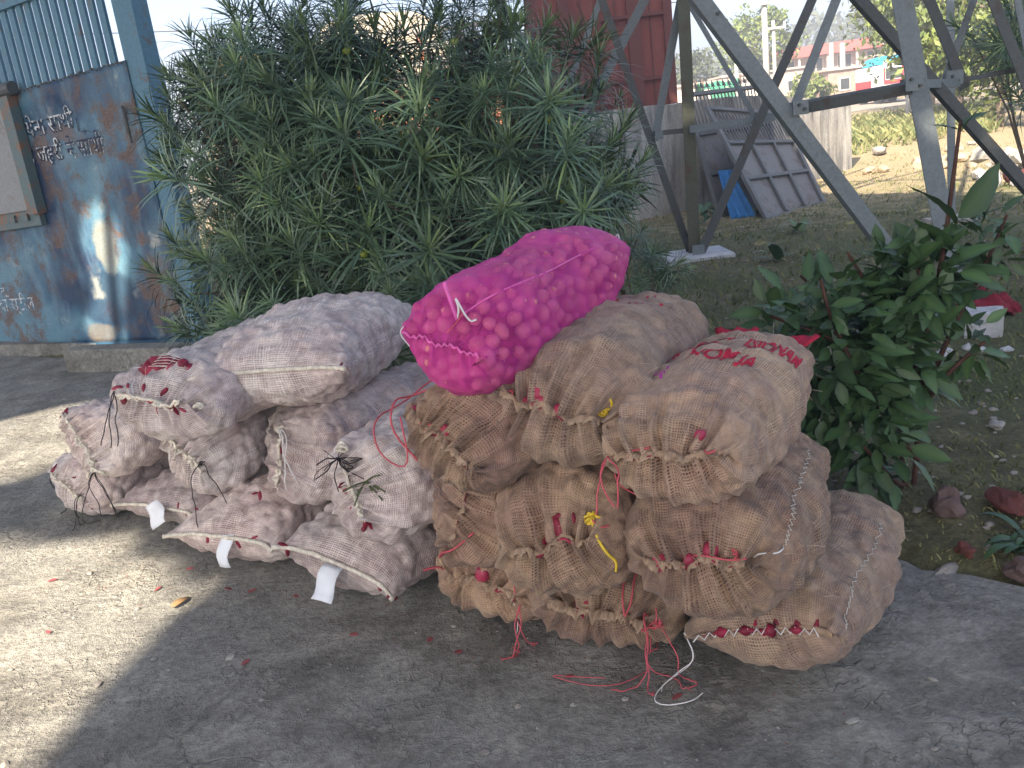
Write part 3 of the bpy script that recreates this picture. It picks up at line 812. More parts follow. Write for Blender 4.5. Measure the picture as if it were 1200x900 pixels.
def build_brown():
    # --- B4
    t, s = make('B4', -.175, 2.545, .138, .245, .150, .85, 38, 'brown jute sack at the left end of the bottom row, red twine round it', True, seed=21, seam=-6, gat=.044, lump=.015)
    s.cloth(M['jute'], t); ruffle(s, M['jute_hem'], t, 'ruffle', .026, .013, 22, -.8, .9, 21)
    onions(s, t, [(.05, 84, 1.2), (.10, 128, .9), (.06, 55, .6)], .026, .5, 'poke_onion', 21)
    k = s.at(.07, 40, .012)
    cord(t, 'red_twine', [s.at(.22, 58, .006), s.at(.15, 56, .008), k, s.at(.05, 320, .012), s.at(.1, 290, .01)], .0032)
    for q in range(3): cord(t, 'red_twine', hang(s.at(.06, 330, .012), (.2 + .2 * q, -1, 0), 12, .022, 210 + q, curl=.3), .0028)
    cord(t, 'red_twine', [s.at(.06, 190, .004), s.at(.05, 195, .03), s.at(.05, 198, .06) + Vector((-.02, 0, -.02))], .006)
    cord(t, 'white_twine', hang(s.at(.05, 300, .01), (.1, -1, 0), 9, .022, 215, curl=.1), .0014, 'thread')
    fuzz(s, t, 'fibre', 40, 21)
    # --- B7
    t, s = make('B7', .165, 2.30, .132, .240, .150, .85, 24, 'brown jute sack in the middle bottom, loose red twine trailing onto the floor', True, seed=22, seam=-5, gat=.044, lump=.015)
    s.cloth(M['jute'], t); ruffle(s, M['jute_hem'], t, 'ruffle', .030, .014, 20, -1, .9, 22)
    onions(s, t, [(.03, 110, .8), (.04, 250, .7), (.05, 100, .6)], .024, .3, 'dark_onion', 22)
    for q in range(2): cord(t, 'red_twine', [s.at(.30, 74 - 10 * q, .005), s.at(.2, 72 - 8 * q, .008), s.at(.1, 64 - 6 * q, .012), s.at(.02, 60, .02)], .0045)
    for q in range(5):
        cord(t, 'red_twine', hang(s.at(.04, 20 + 8 * (q % 3), .016), (-.5 + .16 * q, -1, .1), 15, .024, 220 + q, curl=.36), .0027)
    cord(t, 'red_twine', [(.28, 2.20, .006), (.2, 2.15, .006), (.12, 2.16, .006), (.05, 2.2, .007), (.0, 2.24, .006), (.08, 2.21, .008), (.16, 2.19, .006)], .0022)
    knot(t, 'red_twine', s.at(.05, 10, .02), .03, 18, 22, .0034)
    fuzz(s, t, 'fibre', 40, 22)
    # --- B10
    t, s = make('B10', .575, 2.072, .150, .240, .152, .80, 35, 'brown jute sack at the right end of the bottom row, laced with white thread', True, seed=23, kind='pillow', wm=.86, ef=.17, nf=1.9, gat=.06, lump=.012, seam=13)
    s.cloth(M['jute_pale'], t); ruffle(s, M['jute_hem'], t, 'ruffle', .008, .004, 24, .1, .9, 23)
    onions(s, t, [(.02, 95, .8), (.02, 78, .8), (.03, 62, .7), (.02, 110, .8), (.03, 280, .7)], .026, .35, 'dark_onion', 23)
    mouth_shade_strip(s, t, -.80, .62, .016, 23, -.006); front_stitch(s, t, -.9, .72, 27)
    ss = [(.16, 22), (.30, 34), (.5, 40), (.72, 46)]
    stitch(s, t, 'sewing_thread', ss, 40, 1.6, .0013)
    a = s.at(.05, 178, .008)
    cord(t, 'white_twine', [a, (.42, 2.19, .03), (.36, 2.17, .012), (.29, 2.105, .006), (.27, 2.06, .006), (.30, 2.035, .006), (.37, 2.04, .006), (.405, 2.07, .006)], .0017, 'thread', 3)
    cord(t, 'white_twine', [a, (.42, 2.2, .02), (.35, 2.16, .006), (.31, 2.13, .006), (.30, 2.10, .006)], .0014, 'thread', 3)
    fuzz(s, t, 'fibre', 50, 23)
    # --- B3
    t, s = make('B3', -.20, 2.465, .410, .240, .180, .86, 41, 'brown jute sack at the left of the second row, its mouth seam upright', True, seed=24, seam=68, gat=.044, lump=.015)
    s.cloth(M['jute'], t); ruffle(s, M['jute_hem'], t, 'ruffle', .020, .012, 20, -1, .9, 24)
    k = s.at(.02, 100, .012); knot(t, 'red_twine', k, .024, 16, 24, .0034)
    cord(t, 'red_twine', [k, k + Vector((.02, -.01, .03)), k + Vector((.035, -.01, .07))], .005)
    onions(s, t, [(.02, 40, .7), (.04, 230, .9), (.05, 250, .8)], .024, .35, 'dark_onion', 24)
    cord(t, 'red_twine', [s.at(.04, 255, .01), s.at(.06, 290, .012), s.at(.08, 320, .01)], .005)
    cord(t, 'red_twine', [s.at(.2, 55, .006), s.at(.22, 30, .008), s.at(.25, 5, .008), s.at(.24, -20, .006)], .003)
    fuzz(s, t, 'fibre', 40, 24)
    # --- B6
    t, s = make('B6', .05, 2.185, .415, .205, .190, .80, 24, 'plump brown jute sack in the second row with yellow twine hanging down', True, seed=25, seam=10, gat=.042, lump=.016)
    s.cloth(M['jute'], t); ruffle(s, M['jute_hem'], t, 'ruffle', .020, .012, 20, -1, .7, 25)
    onions(s, t, [(.03, 92, 1.5), (.04, 110, .9), (.12, 74, .8), (.11, 90, .7)], .026, .5, 'dark_onion', 25)
    k = s.at(.13, 48, .012); knot(t, 'yellow_twine', k, .026, 22, 25, .0036)
    cord(t, 'yellow_twine', [k, k + Vector((.01, -.02, -.05)), k + Vector((.03, -.03, -.09)), k + Vector((.055, -.02, -.12)), k + Vector((.05, -.02, -.15))], .004)
    cord(t, 'red_twine', [k, k + Vector((.02, -.02, -.02)), k + Vector((.045, -.01, -.02))], .004)
    fuzz(s, t, 'fibre', 45, 25)
    # --- B9
    t, s = make('B9', .40, 1.985, .415, .225, .168, .80, 31, 'brown jute sack at the right of the second row, an onion bulging at its mouth', True, seed=26, seam=9, gat=.042, lump=.014)
    s.cloth(M['jute'], t); ruffle(s, M['jute_hem'], t, 'ruffle', .024, .013, 20, -1, .8, 26)
    onions(s, t, [(.02, 138, 1.25), (.03, 82, .9), (.02, 110, .6)], .026, .5, 'poke_onion', 26)
    cord(t, 'red_twine', [s.at(.01, 120, .012), s.at(.02, 95, .014), s.at(.03, 70, .014), s.at(.05, 50, .012)], .0036)
    knot(t, 'red_twine', s.at(.04, 55, .014), .014, 10, 26, .003)
    stitch(s, t, 'sewing_thread', [(.20, 24), (.36, 36), (.55, 42), (.74, 48)], 44, 1.6, .0013)
    cord(t, 'white_twine', [s.at(.06, 45, .006), s.at(.10, 34, .008), s.at(.15, 27, .008), s.at(.20, 24, .006)], .002, 'thread')
    fuzz(s, t, 'fibre', 45, 26)
    # --- B2
    t, s = make('B2', -.205, 2.330, .690, .222, .156, .85, 37, 'brown jute sack under the pink net sack, red twine looping at its left', True, seed=27, seam=-32, gat=.046, lump=.015)
    s.cloth(M['jute'], t); ruffle(s, M['jute_hem'], t, 'ruffle', .030, .016, 18, -1, .9, 27)
    onions(s, t, [(.06, 160, .9), (.03, 60, .7)], .024, .35, 'poke_onion', 27)
    a = s.at(.14, 150, .01)
    cord(t, 'red_twine', [s.at(.5, 128, .02), s.at(.42, 140, .04), s.at(.3, 160, .05), a + Vector((-.10, -.02, -.02)), a + Vector((-.09, -.06, -.12)), a + Vector((.0, -.09, -.17)), s.at(.05, 170, .03)], .0038)
    cord(t, 'red_twine', [s.at(.36, 100, .006), s.at(.30, 120, .010), s.at(.3, 145, .02), a + Vector((-.03, -.02, .03)), a + Vector((-.05, -.04, -.05)), a + Vector((.02, -.08, -.14))], .0046)
    cord(t, 'red_twine', [s.at(.02, 70, .012), s.at(.01, 80, .018), s.at(.02, 95, .016)], .006)
    fuzz(s, t, 'fibre', 45, 27)
    # --- B5
    t, s = make('B5', .100, 2.235, .772, .245, .178, .95, 25, 'big brown jute sack on top beside the pink one, tied with a yellow knot', True, seed=28, seam=-12, gat=.050, lump=.010, fold=.014)
    s.cloth(M['jute_pale'], t); ruffle(s, M['jute_hem'], t, 'ruffle', .022, .012, 20, -1, .8, 28)
    onions(s, t, [(.05, 96, 1.25), (.0, 110, .8), (.0, 90, .8), (.0, 75, .8), (.03, 262, .8), (.03, 245, .7)], .026, .45, 'poke_onion', 28)
    k = s.at(.04, 28, .016); knot(t, 'yellow_twine', k, .030, 26, 28, .0036)
    cord(t, 'yellow_twine', [k, k + Vector((.03, -.01, -.01)), k + Vector((.045, -.02, -.05))], .005)
    for q in range(4): cord(t, 'red_twine', [k + Vector((.03, 0, 0)), k + Vector((.055 + .01 * q, -.01, -.05)), k + Vector((.02 - .012 * q, -.05, -.11)), k + Vector((.01 + .02 * q, -.07, -.17)), k + Vector((.06, -.08, -.205 + .01 * q))], .0034)
    cord(t, 'red_twine', [s.at(.04, 150, .01), s.at(.05, 130, .012), s.at(.06, 118, .010)], .004)
    stripe_print(s, t, 'red_print', .62, .75, 55, 105, 16, 28, 'faded_print')
    fuzz(s, t, 'fibre', 50, 28)
    # --- B8
    t, s = make('B8', .345, 2.00, .700, .215, .160, .88, 31, 'brown jute sack on top at the right end, printed with red lettering', True, seed=29, seam=4, gat=.038, lump=.011)
    s.cloth(M['jute_pale'], t); ruffle(s, M['jute_hem'], t, 'ruffle', .022, .012, 22, -1, .7, 29)
    onions(s, t, [(.04, 72, .8), (.12, 66, .7)], .026, .42, 'poke_onion', 29)
    print_on(s, t, 'JS', 'red_print', .46, .615, 119, .34, 78, shear=.2)
    print_on(s, t, 'ISIONAM', 'red_print', .21, .63, 80, .60, 58)
    print_on(s, t, 'NOM JA', 'red_print', .22, .52, 104, .34, 58)
    stripe_print(s, t, 'blue_print', .50, .58, 118, 150, 30, 5); stripe_print(s, t, 'blue_print', .62, .74, 122, 145, 14, 6)
    stripe_print(s, t, 'magenta_print', .43, .47, 112, 140, 14, 7)
    stripe_print(s, t, 'red_print', .54, .58, 112, 132, 12, 8)
    # the red fringed ears of the sack's far end
    for (tt, ll) in ((112, .09), (58, .085)):
        mb = MB(); b0 = s.at(.90, tt, -.004); nn = (s.nor(.90, tt) * .6 + Vector(s.ax) * .8).normalized(); sd = Vector(s.rt)
        V = []
        for i in range(9):
            for j in range(6):
                q = j / 5; w = (i / 8 - .5)
                V.append(tuple(b0 + sd * w * .10 * (1 + .5 * q) + nn * ll * q * (.8 + .35 * mnoise.noise(Vector((i * .9, tt, 0)))) + sd * .006 * math.sin(i * 2.3) * q + Vector((0, 0, .005 * math.sin(i * 1.9) * q))))
        mb.add(V, [(i * 6 + j, (i + 1) * 6 + j, (i + 1) * 6 + j + 1, i * 6 + j + 1) for i in range(8) for j in range(5)])
        o = mb.build('ear', M['red_print'], t, smooth=True); md = o.modifiers.new('thickness', 'SOLIDIFY'); md.thickness = .003
    cord(t, 'red_twine', [s.at(.02, 168, .012), s.at(.01, 140, .014), s.at(.02, 115, .012)], .0036)
    for q in range(3): cord(t, 'red_twine', hang(s.at(.05, 175, .016), (-.4 + .2 * q, -.8, 0), 7, .022, 290 + q, curl=.3), .0034)
    cord(t, 'red_twine', [s.at(.02, 62, .012), s.at(.015, 50, .016), s.at(.02, 44, .02)], .005)
    fuzz(s, t, 'fibre', 50, 29)

def build_pink():
    t = thing('net_sack', 'pink net sack full of red onions, lying alone on top of the brown pile', 'sack', (-.167, 2.292, .83))
    s = Sack('P', -.167, 2.292, .965, .172, .180, 1.03, 35, pitch=5.5, seam=-14, seed=31, lumps=1, gat=.010, fold=.016, ef=.17, eb=.42, nb=1.38, wb=.22, wm=.78, lean=.25)
    rr = random.Random(31)
    # onions packed under the net, on the sides that can be seen
    pts = []; tries = 0
    while len(pts) < 298 and tries < 60000:
        tries += 1
        f = rr.uniform(.055, .92); tt = rr.uniform(-75, 235) if f > .3 else rr.uniform(0, 360)
        p = s.at(min(f, .97), tt)
        if p.z < .86 and f > .4: continue
        r = rr.choice((.018, .022, .025, .027, .030)) * rr.uniform(.93, 1.07); c = p - s.nor(max(.02, f), tt) * (r * 1.02)
        if all((c - q[0]).length > (r + q[1]) * .83 for q in pts): pts.append((c, r))
    base = []
    for v in range(6):
        mb = MB(); mb.blob((0, 0, 0), (1, 1, .92), seed=v, amp=.10)
        mb.tube([(0, 0, .85), (.02, 0, 1.05), (.06, .02, 1.2)], [.16, .09, .05], 5)
        base.append(mb)
    meshes = []
    for c, r in pts:
        k = rr.randint(0, 5)
        if len(meshes) <= k or meshes[k] is None:
            while len(meshes) <= k: meshes.append(None)
            o = base[k].build('onion', M['onion'], t, loc=(0, 0, 0), smooth=True); meshes[k] = o.data
        else:
            o = bpy.data.objects.new('onion', meshes[k]); COL.objects.link(o); o.parent = t
        o.location = c - Vector(t.location); o.scale = (r * rr.uniform(.9, 1.08), r * rr.uniform(.9, 1.05), r * rr.uniform(.78, 1.0))
        o.rotation_euler = (rr.uniform(0, 6), rr.uniform(0, 6), rr.uniform(0, 6))
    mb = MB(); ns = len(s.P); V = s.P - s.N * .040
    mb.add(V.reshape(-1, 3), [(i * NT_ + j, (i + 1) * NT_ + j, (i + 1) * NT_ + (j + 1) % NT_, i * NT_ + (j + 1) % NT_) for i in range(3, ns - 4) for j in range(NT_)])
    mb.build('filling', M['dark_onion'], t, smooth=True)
    # the net bulges over the onions
    C = np.array([tuple(c) for c, r in pts]); Rr = np.array([r for c, r in pts])
    P = s.P; N = s.N
    lift = np.full(P.shape[:2], -.006)
    for i in range(P.shape[0]):
        d = P[i][:, None, :] - C[None]                         # ray from P along N against each onion
        bq = np.einsum('jkc,jc->jk', d, N[i]); cq = (d ** 2).sum(-1) - (Rr * 1.06) ** 2
        disc = bq * bq - cq; hit = disc > 0
        tt = np.where(hit, -bq + np.sqrt(np.maximum(disc, 0)), -1)
        lift[i] = np.maximum(lift[i], tt.max(1))
    lift = np.clip(lift, -.006, .02)
    for _ in range(3): lift = (lift * 2 + np.roll(lift, 1, 1) + np.roll(lift, -1, 1)) / 4
    s.P = s.P + s.N * (lift * .8)[..., None]; s.N = s._normals(s.P)
    s.cloth(M['net'], t, 'net')
    cord(t, 'pink_twine', [s.at(f, tt, .003) for f, tt in ((.97, 30), (.85, 38), (.7, 40), (.55, 42), (.42, 44), (.30, 50), (.2, 58), (.14, 66))], .0030, 'seam_cord')
    L = s.seam_line(60, -1, .9)
    mb = MB(); mb.tube([p - Vector(s.ax) * .006 + Vector((0, 0, .004 * math.sin(w * 40))) for p, w, q in L], [.0032 + .0012 * math.sin(w * 33) for p, w, q in L], 6)
    mb.build('gathered_edge', M['pink_twine'], t, smooth=True)
    k = s.at(.12, 66, .01)
    cord(t, 'pink_twine', [k, k + Vector((-.01, -.01, .05)), k + Vector((-.02, 0, .10))], .005, 'tie')
    cord(t, 'white_twine', [k, k + Vector((.01, -.012, .03)), k + Vector((.0, -.015, .07)), k + Vector((.03, -.012, -.01)), k + Vector((.05, -.01, -.005))], .0028, 'tie')
    cord(t, 'red_twine', [k + Vector((.02, -.005, .02)), k + Vector((0, -.012, -.005)), k + Vector((-.03, -.012, -.03))], .003, 'tie')
    cord(t, 'white_twine', [s.at(.06, 150, .006), s.at(.05, 175, .01), s.at(.08, 200, .008)], .0016, 'thread')
    b = s.at(.985, 80, 0)
    cord(t, 'white_twine', [b, b + Vector((.01, .0, .02)), b + Vector((-.005, 0, .045)), b + Vector((.006, 0, .05)), b + Vector((.008, 0, .03))], .0022, 'thread')
build_grey(); build_brown(); build_pink()

# ------------------------------------------------------------------ blue factory gate
G0 = Vector((-2.61959685, 7.40162679, 0.15234079)); GU = Vector((-0.85215181, 0.52219131, -0.03396367)).normalized()
GV = Vector((-0.02263412, 0.02806229, 0.99934989)).normalized(); GN = GU.cross(GV).normalized()
if GN.y > 0: GN = -GN
GM = Matrix((GU, GV, GN)).transposed()
def gp(u, v, w=0): return G0 + GU * u + GV * v + GN * w
def gbox(mb, u0, u1, v0, v1, w0, w1): mb.box(gp((u0 + u1) / 2, (v0 + v1) / 2, (w0 + w1) / 2), (abs(u1 - u0) / 2, abs(v1 - v0) / 2, abs(w1 - w0) / 2), GM)
def gate_text(parent, body, size, u, v, mat, angle=0, w=.006, sx=1, shear=0, fat=0):
    bm = flat_text(body, size, shear); mb = MB(); ca, sa = math.cos(R(angle)), math.sin(R(angle))
    V = []
    for q in bm.verts:
        x, y = q.co.x * sx, q.co.y
        V.append(tuple(gp(u - (x * ca - y * sa), v + (x * sa + y * ca), w)))
    mb.add(V, [tuple(q.index for q in f.verts) for f in bm.faces]); bm.free()
    return mb.build('lettering', mat, parent)

def build_gate():
    t = thing('factory_gate', 'tall blue sheet metal gate with rusty paint, barred top and hand-painted lettering', 'gate', tuple(G0))
    # sheet, slightly dented, uv = metres
    mb = MB(); nu, nv = 60, 44; V = []; UV = []
    for i in range(nu + 1):
        for j in range(nv + 1):
            u = .0 + 3.7 * i / nu; v = 2.235 * j / nv
            w = .006 * mnoise.noise(Vector((u * 1.4, v * 1.4, 1))) + .010 * math.exp(-((u - .95) ** 2 + (v - .45) ** 2) / .12)
            V.append(tuple(gp(u, v, w))); UV.append((u + 3.3, v + 1.9))
    mb.add(V, [(i * (nv + 1) + j, (i + 1) * (nv + 1) + j, (i + 1) * (nv + 1) + j + 1, i * (nv + 1) + j + 1) for i in range(nu) for j in range(nv)], UV)
    o = mb.build('sheet', M['gate'], t, smooth=True)
    md = o.modifiers.new('thickness', 'SOLIDIFY'); md.thickness = .004; md.offset = 0
    mb = MB(); gbox(mb, -.20, .02, -.05, 3.6, -.16, -.009); mb.build('post', M['gate_bar'], t)
    mb = MB(); gbox(mb, -.02, 3.7, 2.865, 2.965, -.05, .03); mb.build('top_rail', M['gate_bar'], t)
    mb = MB(); gbox(mb, 0, 3.7, -.015, .012, -.03, .012); mb.build('bottom_rail', M['gate'], t)
    bar = None
    for k in range(31):
        u = .155 + .1125 * k
        if bar is None:
            mb = MB(); gbox(mb, u - .034, u + .034, 2.20, 2.866, -.032, -.004); bar = mb.build('bar', M['gate_bar'], t)
        else:
            o = bar.copy(); COL.objects.link(o); o.parent = t; o.location = GU * (.1125 * k)
    # weld beads along the top of the sheet
    mb = MB(); rr = random.Random(3)
    for k in range(70):
        u = .05 + k * .052; mb.blob(gp(u, 2.232 + rr.uniform(-.012, .008), .004), (.020, .010, .010), seed=k, amp=.3, sub=1)
    o = mb.build('weld_bead', M['steel_dark'], t); o['kind'] = 'stuff'
    # sliding latch
    mb = MB(); gbox(mb, 1.47, 1.61, 1.20, 2.20, .01, .10); lp = mb.build('latch_post', M['latch'], t)
    mb = MB(); P0 = gp(1.40, 2.26, .07); mb.tube([gp(1.40, 2.255, .07), gp(1.9, 2.255, .07)], .055, 12); mb.build('roller', M['steel_dark'], t)
    mb = MB(); gbox(mb, 1.612, 2.5, 1.25, 2.21, .012, .075); mb.build('latch_cover', M['latch_pale'], t)
    mb = MB(); gbox(mb, 1.52, 2.6, 1.10, 1.255, .008, .06); br = mb.build('bracket', M['latch'], t)
    mb = MB(); gbox(mb, 1.50, 2.6, 1.245, 1.275, .06, .085); mb.build('bracket_lip', M['latch_pale'], t)
    for u in (1.70, 1.90):
        mb = MB(); gbox(mb, u - .035, u + .035, 1.155, 1.215, .058, .085); mb.build('bolt', M['latch'], t)
    cord(t, 'latch', [gp(1.585, 1.43, .05), gp(1.54, 1.45, .06), gp(1.50, 1.40, .06), gp(1.49, 1.26, .06)], .014, 'latch_loop')
    cord(t, 'steel_dark', [gp(.16, 1.70, .01), gp(.13, 1.93, .03), gp(.10, 1.86, .05), gp(.09, 1.62, .05)], .012, 'handle')
    # hand-painted lettering, shaded in dark blue
    gate_text(t, 'येना साथी', .20, 1.475, 1.835, M['dark_letter'], 0, .008, .95); gate_text(t, 'येना साथी', .20, 1.46, 1.845, M['white_letter'], 0, .013, .95)
    gate_text(t, 'ा जहरी', .20, 1.50, 1.615, M['dark_letter'], -1, .008, .9); gate_text(t, 'ा जहरी', .20, 1.49, 1.625, M['white_letter'], -1, .013, .9)
    gate_text(t, 'ने साथी', .20, .97, 1.605, M['white_letter'], -1, .008, .9); gate_text(t, 'ने साथी', .20, .98, 1.613, M['dark_letter'], -1, .013, .9)
    gate_text(t, '।', .17, .80, 1.80, M['dark_letter'], 0, .008); gate_text(t, '÷', .12, .73, 1.75, M['dark_letter'], 0, .008)
    gate_text(t, 'वा स्टील', .19, 2.62, .345, M['white_letter'], 0, .008, .95); gate_text(t, 'न.त.', .12, 2.62, .50, M['white_letter'], 0, .008)
    gate_text(t, '—', .20, 2.62, .44, M['white_letter'], 0, .008)
build_gate()

def build_block():
    a = Vector((-3.72, 7.44, 0)); b = Vector((-2.66, 6.98, 0))
    t = (b - a).normalized(); n = Vector((t.y, -t.x, 0))
    mb = MB(); mb.box((a + b) / 2 - n * .10 + Vector((0, 0, .03)), ((b - a).length / 2, .10, .16), Matrix((t, n, Vector((0, 0, 1)))).transposed())
    o = mb.build('concrete_block', M['concrete'], loc=tuple((a + b) / 2))
    bv = o.modifiers.new('bevel', 'BEVEL'); bv.width = .015; bv.segments = 2
    tag(o, 'low grey concrete footing under the right end of the blue gate', 'concrete block')
    a = Vector((-6.2, 8.7, 0)); b = Vector((-3.76, 7.50, 0)); t = (b - a).normalized(); n = Vector((t.y, -t.x, 0))
    mb = MB(); mb.box((a + b) / 2 - n * .62 + Vector((0, 0, -.04)), ((b - a).length / 2, .10, .15), Matrix((t, n, Vector((0, 0, 1)))).transposed())
    o = mb.build('kerb', M['concrete'], loc=tuple((a + b) / 2))
    tag(o, 'dark kerb set back under the left part of the blue gate', 'kerb')
build_block()

# ------------------------------------------------------------------ lattice tower
def angle_iron(mb, a, b, w, th=.012, ref=(0, -1, 0), flip=1):
    """an L section from a to b: one flange facing the road, one turned back"""
    a, b = Vector(a), Vector(b); t = (b - a).normalized()
    y = Vector(ref) - t * Vector(ref).dot(t); y.normalize(); x = t.cross(y)
    L = (b - a).length; c = (a + b) / 2
    mt = Matrix((x, t, y)).transposed()
    mb.box(c, (w / 2, L / 2, th / 2), mt)
    mb.box(c + x * flip * (w / 2 - th / 2) - y * (w / 2 + th / 2), (th / 2, L / 2, w / 2), mt)
def ext(lo, hi, k): lo, hi = Vector(lo), Vector(hi); return lo, lo + (hi - lo) * k
def build_tower():
    t = thing('lattice_tower', 'grey steel lattice tower of angle iron legs and crossing braces on the lawn', 'tower', (2.9, 5.5, 0))
    def mem(name, lo, hi, w, mat, k=1.0, flip=1, ref=(0, -1, 0)):
        a, b = ext(lo, hi, k); mb = MB(); angle_iron(mb, a, b, w, max(.010, w * .08), ref, flip)
        return mb.build(name, M[mat], t)
    mem('leg', (2.90, 5.50, -.1), (1.93, 5.50, 5.0), 0.122, 'steel', 1.3)
    mem('leg', (2.01, 9.10, -.05), (2.12, 9.10, 6.0), 0.118, 'steel_moss', 1.1)
    mem('leg', (4.76, 9.30, -.1), (4.63, 9.30, 6.0), 0.080, 'steel', 1.1)
    mem('brace', (2.82, 5.37, -.1), (-.69, 5.37, 5.0), 0.086, 'steel', 1.2, -1)
    mem('brace', (1.91, 5.62, 1.46), (3.55, 5.62, 5.0), 0.054, 'steel', 1.2)
    mem('brace', (3.76, 6.20, .0), (.04, 6.20, 5.0), 0.074, 'steel_dark', 1.1, -1) if False else None
    a, b = Vector((3.76, 6.2, .65)), Vector((.04, 6.2, 5.0)); d = (b - a) / (b.z - a.z)
    mem('brace', tuple(a - d * .65), tuple(b), 0.067, 'steel_dark', 1.1, -1)
    mem('brace', (3.46, 6.60, 1.42), (1.93, 6.60, 5.0), 0.074, 'steel_dark', 1.2, 1)
    mem('brace', (3.31, 6.63, 1.45), (4.69, 6.63, 5.0), 0.048, 'steel', 1.2)
    mem('brace', (3.80, 6.40, 1.36), (2.21, 6.40, 5.0), 0.074, 'steel_dark', 1.2)
    mem('brace', (3.84, 6.46, 1.50), (3.02, 6.46, 5.0), 0.048, 'steel', 1.2)
    mem('strut', (1.80, 5.44, 1.46), (2.53, 5.44, 1.50), 0.054, 'steel_dark', 1, 1, (0, -.25, 1))
    mem('strut', (2.55, 5.62, 1.50), (3.38, 6.52, 1.46), 0.054, 'steel', 1)
    mem('strut', (3.28, 6.52, 1.47), (4.5, 6.52, 1.55), 0.035, 'steel_dark', 1)
    mem('brace', (1.99, 8.98, .0), (5.17, 8.98, 6.0), 0.086, 'steel_dark', 1.1)
    mem('brace', (2.02, 9.22, .0), (.37, 9.22, 6.0), 0.074, 'steel_dark', 1.1)
    mem('brace', (1.71, 9.24, 1.25), (3.02, 9.24, 6.0), 0.077, 'steel', 1.1)
    mem('brace', (2.78, 9.20, 1.24), (.28, 9.20, 6.0), 0.048, 'steel', 1.1)
    mem('strut', (1.69, 9.13, 1.32), (2.10, 9.13, 1.31), 0.048, 'steel_dark', 1)
    mem('strut', (2.03, 9.05, 1.32), (2.87, 9.05, 1.34), 0.070, 'steel', 1)
    mem('brace', (-.03, 9.60, -.05), (4.10, 9.60, 6.0), 0.090, 'steel', 1.1)
    mem('brace', (.01, 10.5, -.05), (3.14, 10.5, 6.0), 0.064, 'steel', 1.1)
    mem('leg', (.26, 9.80, -.05), (.45, 9.80, 6.0), 0.077, 'steel', 1.1)
    mem('brace', (1.49, 9.86, -.05), (-.88, 9.86, 6.0), 0.064, 'steel', 1.1)
    # gusset plates and bolts
    for c, w, h in (((2.52, 5.38, 1.50), .10, .09), ((3.33, 6.50, 1.50), .12, .10), ((1.84, 5.33, 1.44), .09, .08), ((2.02, 8.95, .12), .12, .16), ((1.74, 9.12, 1.30), .08, .08)):
        mb = MB(); mb.box(c, (w * .5, .006, h * .5)); mb.build('gusset_plate', M['steel'], t)
    for c in ((2.50, 5.365, 1.52), (2.55, 5.365, 1.48), (1.83, 5.31, 1.455), (1.86, 5.31, 1.43), (3.31, 6.485, 1.51), (3.35, 6.485, 1.48), (1.33, 5.35, 2.10), (1.40, 5.35, 2.00)):
        mb = MB(); mb.tube([Vector(c) + Vector((0, .03, 0)), Vector(c) + Vector((0, -.010, 0))], .010, 6); mb.build('bolt', M['steel_dark'], t)
    mb = MB(); mb.box((2.02, 9.12, .045), (.34, .30, .06)); o = mb.build('footing', M['white_paint'], t)
    bv = o.modifiers.new('bevel', 'BEVEL'); bv.width = .02
    mb = MB(); mb.box((4.76, 9.32, .05), (.22, .2, .06)); mb.build('footing', M['wall'], t)
build_tower()

# ------------------------------------------------------------------ wall, red sheets, leaning gates
def build_wall():
    P = [(-2.3, 9.88), (-1.2, 10.62), (1.45, 12.55), (2.1, 12.95), (6.72, 16.8)]
    mb = MB(); rr = random.Random(4); th = .23
    pts = []
    for (a, b) in zip(P, P[1:]):
        a, b = Vector((*a, 0)), Vector((*b, 0)); n = int((b - a).length / .12)
        for i in range(n): pts.append(a + (b - a) * i / n)
    pts.append(Vector((*P[-1], 0)))
    V = []; rows = 12
    for i, p in enumerate(pts):
        a = pts[max(0, i - 1)]; b = pts[min(len(pts) - 1, i + 1)]; d = (b - a).normalized(); n = Vector((d.y, -d.x, 0))
        q = i / len(pts); H = 1.62 - .30 * max(0, (p.x - 4.3) / 2.4) + .02 * mnoise.noise(p * 2.0) + .018 * mnoise.noise(p * 9)
        for j in range(rows):
            z = -.15 + (H + .15) * j / (rows - 1)
            o = .008 * mnoise.noise(Vector((p.x * 3, p.y * 3, z * 3)))
            V.append(tuple(p + n * o + Vector((0, 0, z))))
        V.append(tuple(p - n * th + Vector((0, 0, H + .01 * mnoise.noise(p * 7))))); V.append(tuple(p - n * th + Vector((0, 0, -.15))))
    m = rows + 2
    f = [(i * m + j, (i + 1) * m + j, (i + 1) * m + j + 1, i * m + j + 1) for i in range(len(pts) - 1) for j in range(m - 1)]
    f.append(tuple(range(m))); f.append(tuple(range((len(pts) - 1) * m + m - 1, (len(pts) - 1) * m - 1, -1)))
    mb.add(V, f)
    o = mb.build('boundary_wall', M['wall'], loc=(2.1, 12.95, 0), smooth=False)
    tag(o, 'grey weathered plaster boundary wall behind the oleander bush, streaked with black', 'wall')
build_wall()

